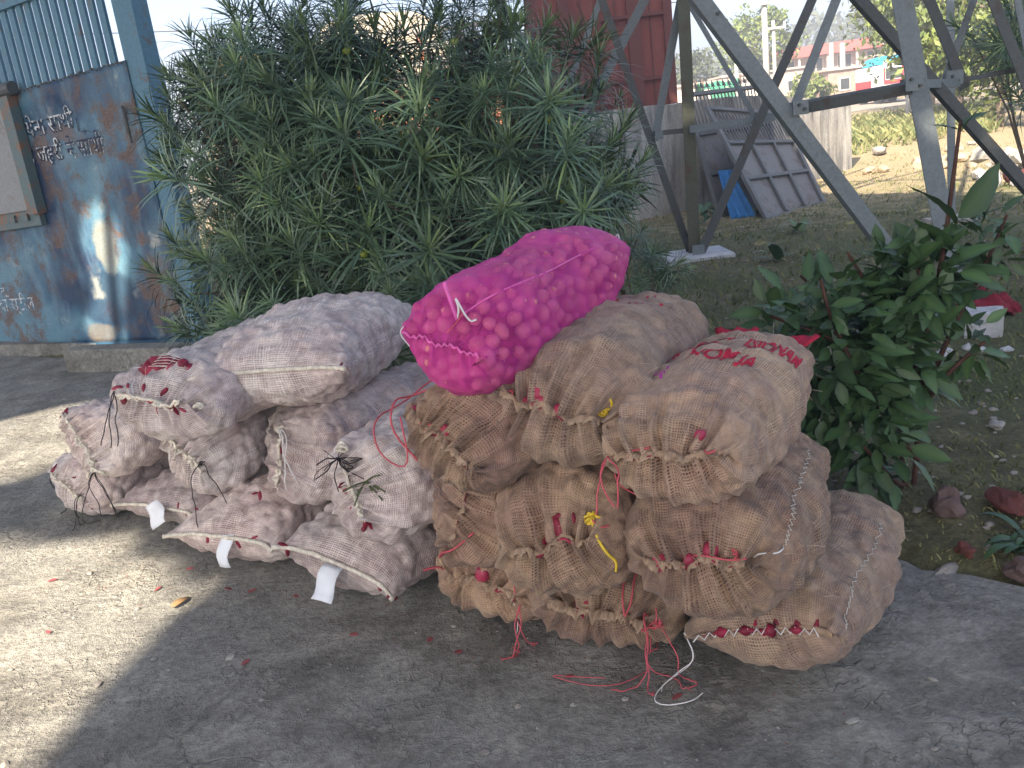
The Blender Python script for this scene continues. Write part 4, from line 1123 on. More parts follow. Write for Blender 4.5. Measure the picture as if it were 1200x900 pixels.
def build_red_sheets():
    t = thing('red_sheet_gate', 'tall rusty red sheet metal panel with ribs standing behind the grey wall', 'gate', (2.2, 15.4, 0))
    x0, x1, z1, y = .98, 3.22, 4.6, 15.5
    n = 4; w = (x1 - x0) / n
    for i in range(n):
        mb = MB(); mb.box((x0 + w * (i + .5), y, (z1 + .2) / 2), (w / 2 - .006, .012, z1 / 2 - .1)); mb.build('sheet', M['red_sheet'], t)
    for i in range(n + 1):
        wd = (.05, .09, .025, .10, .07)[i]
        mb = MB(); mb.box((x0 + w * i, y - .045, z1 / 2), (wd, .035, z1 / 2)); mb.build('upright', M['red_rail'], t)
    for i in range(n):
        mb = MB(); mb.box((x0 + w * (i + .5), y - .02, z1 / 2), (.012, .012, z1 / 2 - .1)); mb.build('rib', M['red_rail'], t)
    for z in (.9, 2.08, 3.06, 4.1):
        mb = MB(); mb.box(((x0 + x1) / 2, y - .060, z), ((x1 - x0) / 2, .022, .028)); mb.build('rail', M['red_rail'], t)
build_red_sheets()

def build_old_gates():
    # front leaf: corners bl, br on the grass, tl, tr against the wall
    bl, br, tl, tr = Vector((3.50, 11.50, .02)), Vector((4.62, 12.55, .02)), Vector((3.20, 13.15, 1.50)), Vector((4.62, 14.35, 1.28))
    def leaf(name, label, bl, br, tl, tr, spikes):
        t = thing(name, label, 'old gate', tuple(bl), 'old metal gates leaning on the wall')
        def q(u, v, w=0):
            n = (br - bl).cross(tl - bl).normalized()
            return bl * (1 - u) * (1 - v) + br * u * (1 - v) + tl * (1 - u) * v + tr * u * v + n * w
        nn = (br - bl).cross(tl - bl).normalized()
        def bar(nm, a, b, w, h, mat='old_gate', off=.012):
            mb = MB(); mb.bar(q(*a, off), q(*b, off), w, h, nn); return mb.build(nm, M[mat], t)
        bar('stile', (0, 0), (0, 1), .07, .05); bar('stile', (1, 0), (1, 1), .07, .05)
        for v in (.01, .345, .665, .99): bar('rail', (.03, v), (.97, v), .055, .045)
        for u in (.345, .67): bar('mullion', (u, .03), (u, .65), .05, .04, off=.016)
        for i, (u0, u1) in enumerate(((.02, .34), (.345, .665), (.67, .985))):
            for (v0, v1) in ((.01, .345), (.345, .665)):
                mb = MB(); V = [q(u0, v0, -.012), q(u1, v0, -.012), q(u1, v1, -.012), q(u0, v1, -.012)]
                V2 = [v - nn * .006 for v in V]
                mb.add([tuple(v) for v in V + V2], [(0, 1, 2, 3), (7, 6, 5, 4), (0, 4, 5, 1), (1, 5, 6, 2), (2, 6, 7, 3), (3, 7, 4, 0)])
                mb.build('panel', M['old_sheet'], t)
        n = 22
        for i in range(n):
            u = .03 + .94 * (i + .5) / n; mb = MB(); mb.tube([q(u, .665), q(u, .99)], .011, 5); mb.build('bar', M['old_gate'], t)
        if spikes:
            up = (tl - bl).normalized()
            for i in range(15):
                u = .03 + .94 * i / 14; a = q(u, .99); mb = MB()
                mb.tube([a, a + up * .10, a + up * .13, a + up * .22], [.009, .009, .026, .001], 6)
                mb.tube([a + up * .10 - nn * .001 + (br - bl).normalized() * -.05, a + up * .13, a + up * .10 + (br - bl).normalized() * .05], .008, 4)
                mb.build('spike', M['old_gate'], t)
    leaf('old_gate', 'grey panelled metal gate leaf tilted against the wall, its six panels facing the lawn', bl, br, tl, tr, False)
    n = Vector((-.66, .75, 0)) ; k = Vector((-.18, .30, .0))
    leaf('old_gate', 'spiked metal gate leaf behind the panelled one, its spear points above the wall', Vector((3.12, 12.35, .02)), Vector((4.3, 13.4, .02)), Vector((2.95, 13.42, 1.72)), Vector((4.55, 14.85, 1.74)), True)
    # blue tarpaulin hanging between them
    mb = MB(); V = []; a, b = Vector((3.16, 12.0, 0)), Vector((3.44, 11.82, 0))
    for i in range(15):
        for j in range(10):
            u, v = i / 14, j / 9; p = a.lerp(b, u * (1.15 - .5 * v)) + Vector((.0, .55 * v, .02 + .64 * v)) + Vector((.0, -.05 * math.sin(u * 22 + v * 2), 0)) * (1 - .3 * v)
            V.append(tuple(p))
    mb.add(V, [(i * 10 + j, (i + 1) * 10 + j, (i + 1) * 10 + j + 1, i * 10 + j + 1) for i in range(14) for j in range(9)])
    o = mb.build('tarpaulin', M['blue_tarp'], loc=(3.2, 12, 0), smooth=True); md = o.modifiers.new('thickness', 'SOLIDIFY'); md.thickness = .004
    tag(o, 'crumpled bright blue tarpaulin hanging at the left edge of the leaning gates', 'tarpaulin')
build_old_gates()

# ------------------------------------------------------------------ vegetation
def leaf_strip(mb, base, d, L, w, droop, tint, seg=4, fold=0.0):
    """one narrow leaf from base along d, drooping"""
    base, d = Vector(base), Vector(d).normalized(); P = []; p = base.copy(); q = d.copy()
    for i in range(seg + 1):
        P.append((p.copy(), q.copy())); p = p + q * (L / seg); q = (q + Vector((0, 0, -droop))).normalized()
    V = []
    for i, (p, q) in enumerate(P):
        t = i / seg; s = q.cross(Vector((0, 0, 1)))
        if s.length < 1e-3: s = q.orthogonal()
        s.normalize(); ww = w * (math.sin(math.pi * min(1, .12 + t * .9)) ** .7) * .5
        if i == seg: ww = w * .04
        V += [tuple(p - s * ww), tuple(p + s * ww)]
    mb.add(V, [(2 * i, 2 * i + 1, 2 * i + 3, 2 * i + 2) for i in range(seg)], col=tint)

def whorl(seed, n=44):
    """one shoot tip: narrow leaves all round, upright and pale at the tip, drooping lower down"""
    rr = random.Random(seed); mb = MB(); L0 = .13
    mb.tube([(0, 0, -.10), (0, 0, L0)], [.005, .003], 4, col=.3)
    for i in range(n):
        t = i / n; z = L0 * (1 - t) ** 1.1; az = i * 2.399 + rr.gauss(0, .2)
        el = R(72 - 78 * t ** .8 + rr.gauss(0, 7)); l = (.10 + .135 * min(1, t * 2.2)) * rr.uniform(.85, 1.15)
        d = Vector((math.cos(az) * math.cos(el), math.sin(az) * math.cos(el), math.sin(el)))
        leaf_strip(mb, (0, 0, z), d, l, .0090 * rr.uniform(.8, 1.15), .12 + .17 * t, max(0, .75 - 1.9 * t) + rr.uniform(0, .28) + (1.0 if rr.random() < .012 else 0))
    return mb

def bush(label, name, blobs, nw, base, seed, shell=.5, group=None, near=300, mat='oleander', tips=6, size=1.0, ymin=None, spread=1.0):
    rr = random.Random(seed); root = thing(name, label, 'bush', base, group)
    W = [whorl(seed * 10 + k) for k in range(tips)]
    arrays = []
    for w in W:
        arrays.append((np.concatenate(w.v), w.f, np.concatenate(w.col)))
    vol = [bb[3] * bb[4] * bb[5] for bb in blobs]
    pos = []
    while len(pos) < nw:
        c = rr.choices(blobs, vol)[0]
        v = Vector((rr.gauss(0, 1), rr.gauss(0, 1), rr.gauss(0, 1))).normalized(); r = rr.uniform(shell, 1.0) ** .6
        p = Vector((c[0] + v.x * c[3] * r, c[1] + v.y * c[4] * r, c[2] + v.z * c[5] * r))
        if p.z < .12: continue
        if p.z > 2.05 and rr.random() < min(.72, (p.z - 1.95) * 2.2): continue
        if ymin and p.y < ymin(p): continue
        out = (v * .9 + Vector((0, -.15, .75)) + Vector((rr.gauss(0, .25), rr.gauss(0, .25), rr.gauss(0, .2)))).normalized()
        pos.append((p, out, rr.choice((.65, .8, 1.0, 1.0, 1.15, 1.3)) * rr.uniform(.9, 1.1) * size, rr.randint(0, tips - 1), rr.uniform(0, 6.28)))
    cam = Vector((0, 0, 1.5)); pos.sort(key=lambda q: (q[0] - cam).length)
    rest = MB(); data = [None] * tips
    for i, (p, out, s, k, tw) in enumerate(pos):
        m = Matrix.Translation(p) @ out.to_track_quat('Z', 'Y').to_matrix().to_4x4() @ Matrix.Rotation(tw, 4, 'Z') @ Matrix.Scale(s, 4)
        if i < near:
            if data[k] is None:
                o = W[k].build('leaf_whorl', M[mat], root, loc=(0, 0, 0)); data[k] = o.data
            else:
                o = bpy.data.objects.new('leaf_whorl', data[k]); COL.objects.link(o); o.parent = root
            o.matrix_local = Matrix.Translation(-Vector(base)) @ m
        else:
            V, F, Cc = arrays[k]; A = np.array(m)
            rest.add(V @ A[:3, :3].T + A[:3, 3], F, col=Cc * rr.uniform(.8, 1.2))
    if rest.n:
        o = rest.build('foliage', M[mat], root); o['kind'] = 'stuff'
    # stems from the base to a share of the shoot tips
    mb = MB(); hubs = []
    for k in range(7):
        h = Vector(base) + Vector((rr.gauss(0, .35), rr.gauss(0, .25), rr.uniform(.5, 1.1))) * spread; hubs.append(h)
        mb.tube(chaikin([Vector(base) + Vector((rr.gauss(0, .12), rr.gauss(0, .12), -.05)), Vector(base).lerp(h, .5) + Vector((rr.gauss(0, .08), rr.gauss(0, .08), 0)), h]), [.030 - .0014 * j for j in range(9)], 6)
    for (p, out, s, k, tw) in pos[::3]:
        h = min(hubs, key=lambda q: (q - p).length); mid = h.lerp(p, .55) + Vector((rr.gauss(0, .06), rr.gauss(0, .06), -.04))
        mb.tube([h, mid, p - out * .02], [.012, .008, .005], 4, cap=False)
    mb.build('stem', M['bark'], root, smooth=True)
    return root, pos, rr

OB = [(-1.15, 5.35, 1.45, .66, .6, .80), (-.55, 5.3, 1.45, .75, .65, .85), (.08, 5.25, 1.40, .66, .6, .80), (-.45, 5.45, 1.90, .80, .5, .45), (-1.1, 5.5, 1.95, .6, .5, .42), (-.75, 5.5, 2.3, .25, .3, .4), (.25, 5.4, 2.25, .2, .25, .4),
      (.50, 5.35, 1.35, .42, .42, .48), (-1.0, 4.95, .75, .75, .42, .45), (-.30, 4.85, .95, .75, .40, .45), (.30, 5.0, 1.15, .45, .4, .35), (-1.45, 5.7, 1.80, .34, .45, .55), (-1.5, 5.35, .75, .45, .4, .5), (-1.78, 6.0, 1.45, .24, .35, .75), (-1.75, 5.9, 2.0, .22, .3, .3)]
def build_oleander():
    root, pos, rr = bush('dense dark green oleander bush with narrow leaves behind the onion sacks', 'oleander_bush', OB, 760, (-.35, 5.6, 0), 5, shell=.35)
    for i in range(14):
        p, out, *_ = pos[rr.randint(0, 260)]
        mb = MB(); mb.blob(p + out * .02 + Vector((0, -.05, -.02)), (.022, .022, .020), seed=i, amp=.15, sub=2); mb.build('fruit', M['berry'], root, smooth=True)
    # bare tall shoots at the top left and top right
    SB = [(1.07, 6.5, .42, .28, .3, .32), (.95, 6.4, .65, .2, .25, .3)]
    bush('low oleander sapling between the wall and the far end of the pink sack', 'oleander_sapling', SB, 12, (1.05, 6.5, 0), 8, shell=.1, spread=.3, size=.8)
    RB = [(4.05, 6.9, 1.75, .35, .5, .3), (4.3, 6.9, 1.3, .35, .4, .3), (4.5, 7, 2.2, .4, .5, .5), (4.6, 7, 1.0, .3, .3, .8)]
    bush('oleander branches with hanging narrow leaves beside the right-hand tower braces', 'oleander_bush', RB, 60, (4.75, 7.1, 0), 9, shell=.2, spread=.8)
build_oleander()

def broad_leaf_mesh(seed):
    rr = random.Random(seed); mb = MB(); V = []; n = 8; bend = rr.uniform(.1, .5); tw = rr.uniform(-.25, .25)
    for i in range(n + 1):
        t = i / n; w = .215 * math.sin(math.pi * t ** .8) ** .9 * (1 + .06 * math.sin(t * 17 + seed)) if 0 < t < 1 else .004
        z = -bend * t * t * .5; x = t
        for sgn in (-1, 0, 1):
            V.append((x, sgn * w + tw * t * t * .2, z + (.22 * w if sgn else 0) + .012 * math.sin(t * 20 + sgn)))
    mb.add(V, [(i * 3 + j, (i + 1) * 3 + j, (i + 1) * 3 + j + 1, i * 3 + j + 1) for i in range(n) for j in range(2)], col=[.18, .75, .30] * (n + 1))
    mb.tube([(-.14, 0, .0), (0, 0, 0)], [.012, .012], 4, col=.5)
    return mb

def build_shrub():
    base = Vector((1.45, 3.1, 0)); rr = random.Random(12)
    root = thing('broadleaf_shrub', 'leafy green shrub with broad pointed leaves beside the right end of the brown sacks', 'shrub', tuple(base))
    stems = [
        [(1.45, 3.1, -.02), (1.47, 3.1, .22), (1.48, 3.08, .48), (1.46, 3.05, .70), (1.44, 3.05, .95)],
        [(1.43, 3.1, 0), (1.40, 3.08, .25), (1.33, 3.05, .45), (1.22, 3.05, .62), (1.05, 3.05, .72), (.92, 3.05, .78)],
        [(1.47, 3.1, .15), (1.30, 3.05, .40), (1.18, 3.0, .60), (1.10, 2.98, .80), (1.08, 2.98, .90)],
        [(1.48, 3.08, .45), (1.38, 3.1, .70), (1.28, 3.12, .86), (1.22, 3.1, .96)],
        [(1.49, 3.08, .42), (1.60, 3.10, .66), (1.72, 3.12, .85), (1.79, 3.12, 1.02)],
        [(1.47, 3.05, .60), (1.53, 3.05, .90), (1.56, 3.05, 1.15), (1.585, 3.05, 1.36)],
        [(1.42, 3.1, .05), (1.34, 3.0, .12), (1.27, 2.95, .20), (1.20, 2.93, .30)],
        [(1.40, 3.1, .20), (1.30, 3.1, .30), (1.18, 3.1, .45), (1.05, 3.08, .56)],
        [(1.44, 3.15, .2), (1.36, 3.25, .5), (1.25, 3.3, .72), (1.12, 3.3, .86)],
        [(1.48, 3.1, .35), (1.52, 3.0, .50), (1.60, 2.98, .58), (1.66, 2.98, .62)],
    ]
    for i, s in enumerate(stems):
        P = chaikin(s); n = len(P); mb = MB(); mb.tube(P, [.0095 * (1 - .7 * j / n) + .0018 for j in range(n)], 6)
        mb.build('branch', M['stem'], root, smooth=True)
    LM = [broad_leaf_mesh(k) for k in range(5)]; data = [None] * 5; count = [0]; rest = MB()
    arr = [(np.concatenate(m.v), m.f, np.concatenate(m.col)) for m in LM]
    def leaf(p, d, L, roll, k=None, vis=True):
        k = rr.randint(0, 4) if k is None else k
        d = Vector(d).normalized(); up = Vector((0, -.35, 1)); y = up.cross(d).normalized(); z = d.cross(y)
        m = Matrix.Translation(Vector(p)) @ Matrix((d, y, z)).transposed().to_4x4() @ Matrix.Rotation(roll, 4, 'X') @ Matrix.Scale(L, 4)
        if not vis:                                             # the inner leaves, joined
            V, F, Cc = arr[k]; A = np.array(m); rest.add(V @ A[:3, :3].T + A[:3, 3], F, col=Cc * rr.uniform(.6, 1.1)); return
        if data[k] is None:
            o = LM[k].build('leaf', M['broadleaf'], root, loc=(0, 0, 0), smooth=True); data[k] = o.data
        else:
            o = bpy.data.objects.new('leaf', data[k]); COL.objects.link(o); o.parent = root
        o.matrix_local = Matrix.Translation(-base) @ m
    for (c, rad, n, lo, hi) in (((1.13, 3.05, .62), (.30, .17, .32), 116, .085, .145), ((1.25, 3.00, .34), (.16, .13, .27), 46, .085, .14), ((1.37, 3.06, .60), (.15, .11, .28), 44, .085, .14), ((1.46, 3.06, .84), (.20, .10, .15), 40, .08, .135), ((1.42, 3.08, .80), (.14, .10, .20), 26, .09, .15),
                                ((1.74, 3.12, .92), (.09, .06, .14), 16, .07, .12), ((1.62, 3.02, .60), (.07, .06, .10), 9, .08, .12)):
        for i in range(n):
            v = Vector((rr.gauss(0, 1), rr.gauss(0, 1) - .5, rr.gauss(0, 1))).normalized() * rr.uniform(.25, 1) ** .5
            p = Vector(c) + Vector((v.x * rad[0], v.y * rad[1], v.z * rad[2]))
            d = v * .8 + Vector((rr.gauss(0, .45), -.25 + rr.gauss(0, .35), rr.gauss(-.12, .45)))
            leaf(p, d, rr.uniform(lo, hi), rr.gauss(0, .55))
        for i in range(int(n * 2.3)):
            v = Vector((rr.gauss(0, 1), rr.gauss(0, 1) + .4, rr.gauss(0, 1))).normalized() * rr.uniform(.1, 1) ** .5
            leaf(Vector(c) + Vector((v.x * rad[0], v.y * rad[1] + .02, v.z * rad[2])), v * .8 + Vector((rr.gauss(0, .6), rr.gauss(0, .5), rr.gauss(0, .5))), rr.uniform(lo, hi) * .9, rr.gauss(0, .6), None, False)
    # the few large upright leaves at the top
    fo = rest.build('foliage', M['broadleaf'], root, smooth=True); fo['kind'] = 'stuff'
    leaf((1.575, 3.05, 1.02), (-.75, -.2, .95), .24, .3, 0); leaf((1.56, 3.05, .93), (-.8, -.3, .75), .22, .5, 1)
    leaf((1.58, 3.05, 1.04), (.75, 0, .62), .24, 1.3, 2); leaf((1.585, 3.05, 1.33), (-.5, 0, .2), .10, .2, 3); leaf((1.59, 3.05, 1.35), (.7, 0, .3), .10, -.2, 4)
    leaf((1.59, 3.05, 1.33), (.2, -.5, .6), .10, .2, 1); leaf((1.53, 3.04, .88), (.6, -.5, .5), .18, .2, 2)
build_shrub()

def leaf_cloud(mb, rr, pts, size, up=.4):
    for p in pts:
        n = Vector((rr.gauss(0, 1), rr.gauss(0, 1), rr.gauss(0, 1) + up)).normalized(); a = n.orthogonal().normalized(); b = n.cross(a)
        s = size * rr.uniform(.6, 1.4); w = rr.uniform(0, 6.28); a, b = a * math.cos(w) + b * math.sin(w), b * math.cos(w) - a * math.sin(w)
        p = Vector(p)
        mb.add([tuple(p - a * s), tuple(p - b * s * .5), tuple(p + a * s), tuple(p + b * s * .5)], [(0, 1, 2, 3)], col=rr.random())

def tree(label, x, y, H, r, seed, nclump=40, per=60, leaf=.16, mat='far_leaf', z0=None, group=None, low=.35, name='tree', squash=.8):
    rr = random.Random(seed); z0 = float(ground_h(x, y)) if z0 is None else z0
    root = thing(name, label, 'tree', (x, y, z0), group)
    top = Vector((x, y, z0 + H)); cz = z0 + H * (low + (1 - low) / 2)
    mb = MB(); tr = [Vector((x, y, z0 - .2)), Vector((x + rr.gauss(0, .02 * H), y, z0 + H * .3)), Vector((x + rr.gauss(0, .03 * H), y, z0 + H * .72))]
    mb.tube(chaikin(tr), [H * .028 * (1 - .08 * i) for i in range(9)], 7)
    cl = []
    for i in range(nclump):
        v = Vector((rr.gauss(0, 1), rr.gauss(0, 1), rr.gauss(0, 1))).normalized() * rr.uniform(.45, 1) ** .5
        c = Vector((x + v.x * r * rr.uniform(.7, 1.1), y + v.y * r, cz + v.z * (H * (1 - low) / 2) * squash * rr.uniform(.8, 1.2))); cl.append(c)
        if i % 3 == 0:
            a = tr[1].lerp(tr[2], rr.uniform(.2, 1)); mb.tube([a, a.lerp(c, .5) + Vector((0, 0, .04 * H)), c], [H * .010, H * .007, H * .003], 5, cap=False)
    mb.build('trunk', M['bark'], root, smooth=True)
    lb = MB(); rc = r * .34
    for c in cl:
        k = rc * rr.uniform(.6, 1.3); pts = []
        for _ in range(per):
            v = Vector((rr.gauss(0, 1), rr.gauss(0, 1), rr.gauss(0, .75))); v = v.normalized() * k * rr.uniform(.3, 1) ** .5
            pts.append(c + v)
        leaf_cloud(lb, rr, pts, leaf)
    o = lb.build('crown', M[mat], root)
    return root

# ------------------------------------------------------------------ background
M['far_brick'] = plain('pale_plaster', (.42, .35, .30), .9, .15, 3)
M['cream'] = plain('cream_plaster', (.58, .52, .44), .9, .12, 3)
M['brick_wall'] = plain('raw_brick_wall', (.33, .24, .20), .9, .25, 5, 0, .4)
M['red_roof'] = plain('red_painted_roof', (.42, .10, .09), .8, .12, 2)
M['dark_glass'] = plain('dark_window_glass', (.05, .055, .06), .2, .2, 3)
M['vehicle_white'] = plain('white_vehicle_paint', (.68, .68, .68), .4, .08, 4)
M['vehicle_red'] = plain('red_vehicle_paint', (.42, .05, .06), .4, .12, 4)
M['vehicle_blue'] = plain('cyan_cover', (.04, .36, .58), .6, .15, 6)
M['rubber'] = plain('black_rubber', (.025, .025, .025), .8, .2, 10)
M['pole'] = plain('pale_pole_concrete', (.36, .35, .33), .85, .12, 5)
M['lorry_orange'] = paint('orange_lorry_paint', (.36, .15, .09), (.24, .14, .09), .56, 3)
M['lorry_yellow'] = plain('yellow_cab_paint', (.48, .30, .05), .4, .15, 4)
M['canvas'] = plain('beige_canvas', (.50, .46, .38), .9, .12, 3, 0, .4)
M['green_cover'] = plain('green_cover', (.06, .22, .14), .7, .2, 6)
M['asphalt'] = plain('dusty_road', (.26, .235, .20), .95, .2, 1.2, 0, .4)

def gz(x, y): return float(ground_h(x, y))
def boxpart(name, mat, parent, c, h, M3=None, bev=0.0):
    mb = MB(); mb.box(c, h, M3); o = mb.build(name, M[mat] if isinstance(mat, str) else mat, parent)
    if bev: bv = o.modifiers.new('bevel', 'BEVEL'); bv.width = bev; bv.segments = 2
    return o

def build_road():
    mb = MB(); V = []; xs = np.linspace(-150, 150, 80)
    for x in xs:
        for dy in (-4.5, 0, 4.5):
            y = 40 + x * .35 + dy if x > -20 else 33 + dy
            V.append((x, y, gz(x, y) + .03))
    mb.add(V, [(i * 3 + j, (i + 1) * 3 + j, (i + 1) * 3 + j + 1, i * 3 + j + 1) for i in range(79) for j in range(2)])
    tag(mb.build('road', M['asphalt']), kind='structure')
build_road()

def build_school():
    z0 = gz(30, 76) - .2
    t = thing('red_roofed_building', 'long two-storey building with red roof and red balcony bands behind the truck', 'building', (30, 76, z0))
    a, b = Vector((24.6, 78.5, z0)), Vector((36.5, 73.5, z0)); d = (b - a).normalized(); n = Vector((d.y, -d.x, 0)); L = (b - a).length
    mt = Matrix((d, n, Vector((0, 0, 1)))).transposed()
    def bx(name, mat, u0, u1, z0_, z1_, w0, w1, par=None):
        c = a + d * (u0 + u1) / 2 + n * (w0 + w1) / 2 + Vector((0, 0, (z0_ + z1_) / 2))
        return boxpart(name, mat, par or t, c, ((u1 - u0) / 2, (w1 - w0) / 2, (z1_ - z0_) / 2), mt)
    bx('wall', 'far_brick', 0, L, 0, 4.15, -6, 0)
    r = bx('roof', 'red_roof', -.3, L + .3, 3.95, 4.75, -.02, 1.15); bx('roof_top', 'red_roof', -.3, L + .3, 4.16, 4.60, -6.2, -.03)
    bx('balcony', 'red_roof', 0, L, 1.85, 2.55, .9, 1.1); bx('balcony_floor', 'cream', 0, L, 1.78, 1.9, .01, .89)
    bx('parapet', 'red_roof', 0, L, .0, .62, .9, 1.08)
    for i in range(6):
        u = .9 + i * 2.2
        for (z, h) in ((.75, .95), (2.75, 1.0)):
            w = bx('window', 'cream', u, u + 1.15, z - .06, z + h + .06, .0, .05); bx('pane', 'dark_glass', u + .08, u + .52, z, z + h, .052, .07, w); bx('pane', 'dark_glass', u + .62, u + 1.06, z, z + h, .052, .07, w)
        bx('pillar', 'cream', u + 1.45, u + 1.62, 0, 3.94, .86, .899 if False else .89)
    return t
build_school()

def build_houses():
    def house(label, x, y, w, dp, h, mat, wins=2, roof='far_brick'):
        z0 = gz(x, y) - .1; t = thing('house', label, 'house', (x, y, z0))
        boxpart('wall', mat, t, (x, y, z0 + h / 2), (w / 2, dp / 2, h / 2)); boxpart('roof', roof, t, (x, y, z0 + h + .06), (w / 2 + .15, dp / 2 + .15, .06))
        for i in range(wins):
            wx = x - w / 2 + w * (i + .5) / wins
            f = boxpart('window', 'cream', t, (wx, y - dp / 2 - .02, z0 + h * .62), (.34, .03, .38)); boxpart('pane', 'dark_glass', f, (wx, y - dp / 2 - .055, z0 + h * .62), (.26, .006, .30))
    house('low pale plaster house with dark windows behind the pair of white poles', 19.3, 62, 3.6, 4, 2.6, 'far_brick', 2)
    house('rough brick house with unplastered walls left of the red-roofed building', 22.2, 56, 3.8, 4, 2.1, 'brick_wall', 2)
    house('small white plaster hut with a slanted side in front of the red-roofed building', 23.6, 55.0, 1.3, 2, 2.6, 'cream', 1)
    house('long low house with a flat grey roof beyond the leaning gates', 12.0, 52, 6.2, 4, 2.2, 'cream', 3)
    house('small plaster house with pale walls seen above the spiked gate', 15.9, 57, 2.6, 3, 2.5, 'far_brick', 1)
build_houses()

def build_truck():
    x, y = 21.55, 48.0; z0 = gz(x, y) + .03
    t = thing('truck', 'white and red truck with a cyan cover on its roof parked before the red-roofed building', 'truck', (x, y, z0))
    boxpart('body', 'vehicle_white', t, (x, y + 1.75, z0 + 1.15), (.97, 1.1, .72), bev=.06); boxpart('side_band', 'vehicle_red', t, (x - .975, y + 1.75, z0 + .95), (.012, 1.0, .25))
    cab = boxpart('cab', 'vehicle_white', t, (x, y, z0 + 1.2), (.98, .75, .70), bev=.08)
    boxpart('windscreen', 'dark_glass', t, (x - .46, y - .756, z0 + 1.45), (.40, .012, .26)); boxpart('windscreen', 'dark_glass', t, (x + .46, y - .756, z0 + 1.45), (.40, .012, .26))
    for dx in (-.94, 0, .94): boxpart('red_pillar', 'vehicle_red', t, (x + dx, y - .765, z0 + 1.45), (.045, .01, .30))
    boxpart('red_band', 'vehicle_red', t, (x, y - .770, z0 + 1.05), (.96, .02, .10)); boxpart('grille', 'rubber', t, (x, y - .765, z0 + .74), (.55, .015, .12))
    boxpart('bumper', 'vehicle_white', t, (x, y - .85, z0 + .48), (1.0, .06, .10), bev=.02); boxpart('bumper_band', 'vehicle_red', t, (x, y - .83, z0 + .33), (.92, .05, .045))
    for dx in (-.78, .78):
        mb = MB(); mb.tube([(x + dx, y - .75, z0 + .78), (x + dx, y - .80, z0 + .78)], .11, 10); mb.build('headlight', M['pole'], t)
        for dy in (.1, 2.2):
            mb = MB(); mb.tube([(x + dx - .11, y + dy, z0 + .40), (x + dx + .11, y + dy, z0 + .40)], .40, 16); w = mb.build('wheel', M['rubber'], t)
            mb = MB(); mb.tube([(x + dx - .12, y + dy, z0 + .40), (x + dx + .12, y + dy, z0 + .40)], .18, 10); mb.build('rim', M['pole'], w)
    mb = MB(); V = []
    for i in range(9):
        for j in range(9):
            u, v = i / 8 * 2 - 1, j / 8 * 2 - 1
            V.append((x + u * (.93 - .05 * v * v), y + 1.0 + v * 1.5, z0 + 1.92 + .42 * (1 - abs(u) ** 6) * (1 - abs(v) ** 8) + .03 * math.sin(u * 9 + v * 4)))
    mb.add(V, [(i * 9 + j, (i + 1) * 9 + j, (i + 1) * 9 + j + 1, i * 9 + j + 1) for i in range(8) for j in range(8)])
    mb.build('cover', M['vehicle_blue'], t, smooth=True)
    boxpart('roof_board', 'vehicle_white', t, (x, y - .70, z0 + 1.98), (.95, .04, .08))
build_truck()

def build_lorry():
    x0, x1, y = -2.9, 1.9, 16.2; z0 = gz(0, 16.2)
    t = thing('lorry', 'orange lorry with a beige canvas hump and open rails behind the oleander bush', 'lorry', (0, y, z0))
    n = 7; w = (x1 - x0) / n
    for i in range(n): boxpart('side_board', 'lorry_orange', t, (x0 + w * (i + .5), y, z0 + 1.75), (w / 2 - .03, .05, .62))
    for i in range(n + 1): boxpart('post', 'lorry_orange', t, (x0 + w * i, y - .07, z0 + 2.1), (.045, .03, 1.15))
    for z in (2.75, 3.0, 3.25): boxpart('rail', 'pole', t, ((x0 + x1) / 2, y - .11, z0 + z), ((x1 - x0) / 2, .03, .045))
    boxpart('chassis', 'rubber', t, ((x0 + x1) / 2, y + 1, z0 + .95), ((x1 - x0) / 2, .9, .14)); boxpart('floor', 'lorry_orange', t, ((x0 + x1) / 2, y + 1.05, z0 + 1.16), ((x1 - x0) / 2, .98, .06))
    boxpart('side_board', 'lorry_orange', t, ((x0 + x1) / 2, y + 2.1, z0 + 1.75), ((x1 - x0) / 2, .05, .62))
    mb = MB(); V = []
    for i in range(13):
        for j in range(7):
            a = math.pi * i / 12; v = j / 6
            V.append((-1.55 + 1.15 * math.copysign(abs(math.cos(a)) ** .5, math.cos(a)), y + .1 + 1.9 * v, z0 + 2.2 + 1.45 * max(0, math.sin(a)) ** .45 + .02 * math.sin(j * 3 + i)))
    mb.add(V, [(i * 7 + j, (i + 1) * 7 + j, (i + 1) * 7 + j + 1, i * 7 + j + 1) for i in range(12) for j in range(6)] + [tuple(i * 7 for i in range(13)), tuple(i * 7 + 6 for i in range(12, -1, -1))])
    mb.build('canvas_hood', M['canvas'], t)
    for dx in (x0 + .8, x0 + 1.75, x1 - .8):
        for dy in (.15, 1.9):
            mb = MB(); mb.tube([(dx, y + dy - .12, z0 + .45), (dx, y + dy + .12, z0 + .45)], .45, 16); wl = mb.build('wheel', M['rubber'], t)
            mb = MB(); mb.tube([(dx, y + dy - .13, z0 + .45), (dx, y + dy + .13, z0 + .45)], .2, 10); mb.build('rim', M['pole'], wl)
    boxpart('cab', 'steel_moss', t, (x0 - 1.1, y + 1, z0 + 1.7), (.8, .98, 1.0), bev=.12); boxpart('window', 'dark_glass', t, (x0 - 1.1, y + .005, z0 + 2.35), (.6, .02, .35))
    boxpart('roof_board', 'lorry_yellow', t, (x0 - 1.15, y + .7, z0 + 3.05), (.45, .5, .22), bev=.08)
    mb = MB(); mb.tube([(x0 - 1.1, y + .03, z0 + .45), (x0 - 1.1, y + .27, z0 + .45)], .45, 16); mb.build('wheel', M['rubber'], t)
    boxpart('green_board', 'green_cover', t, (-.1, y - .12, z0 + 2.5), (.55, .02, .10))
build_lorry()

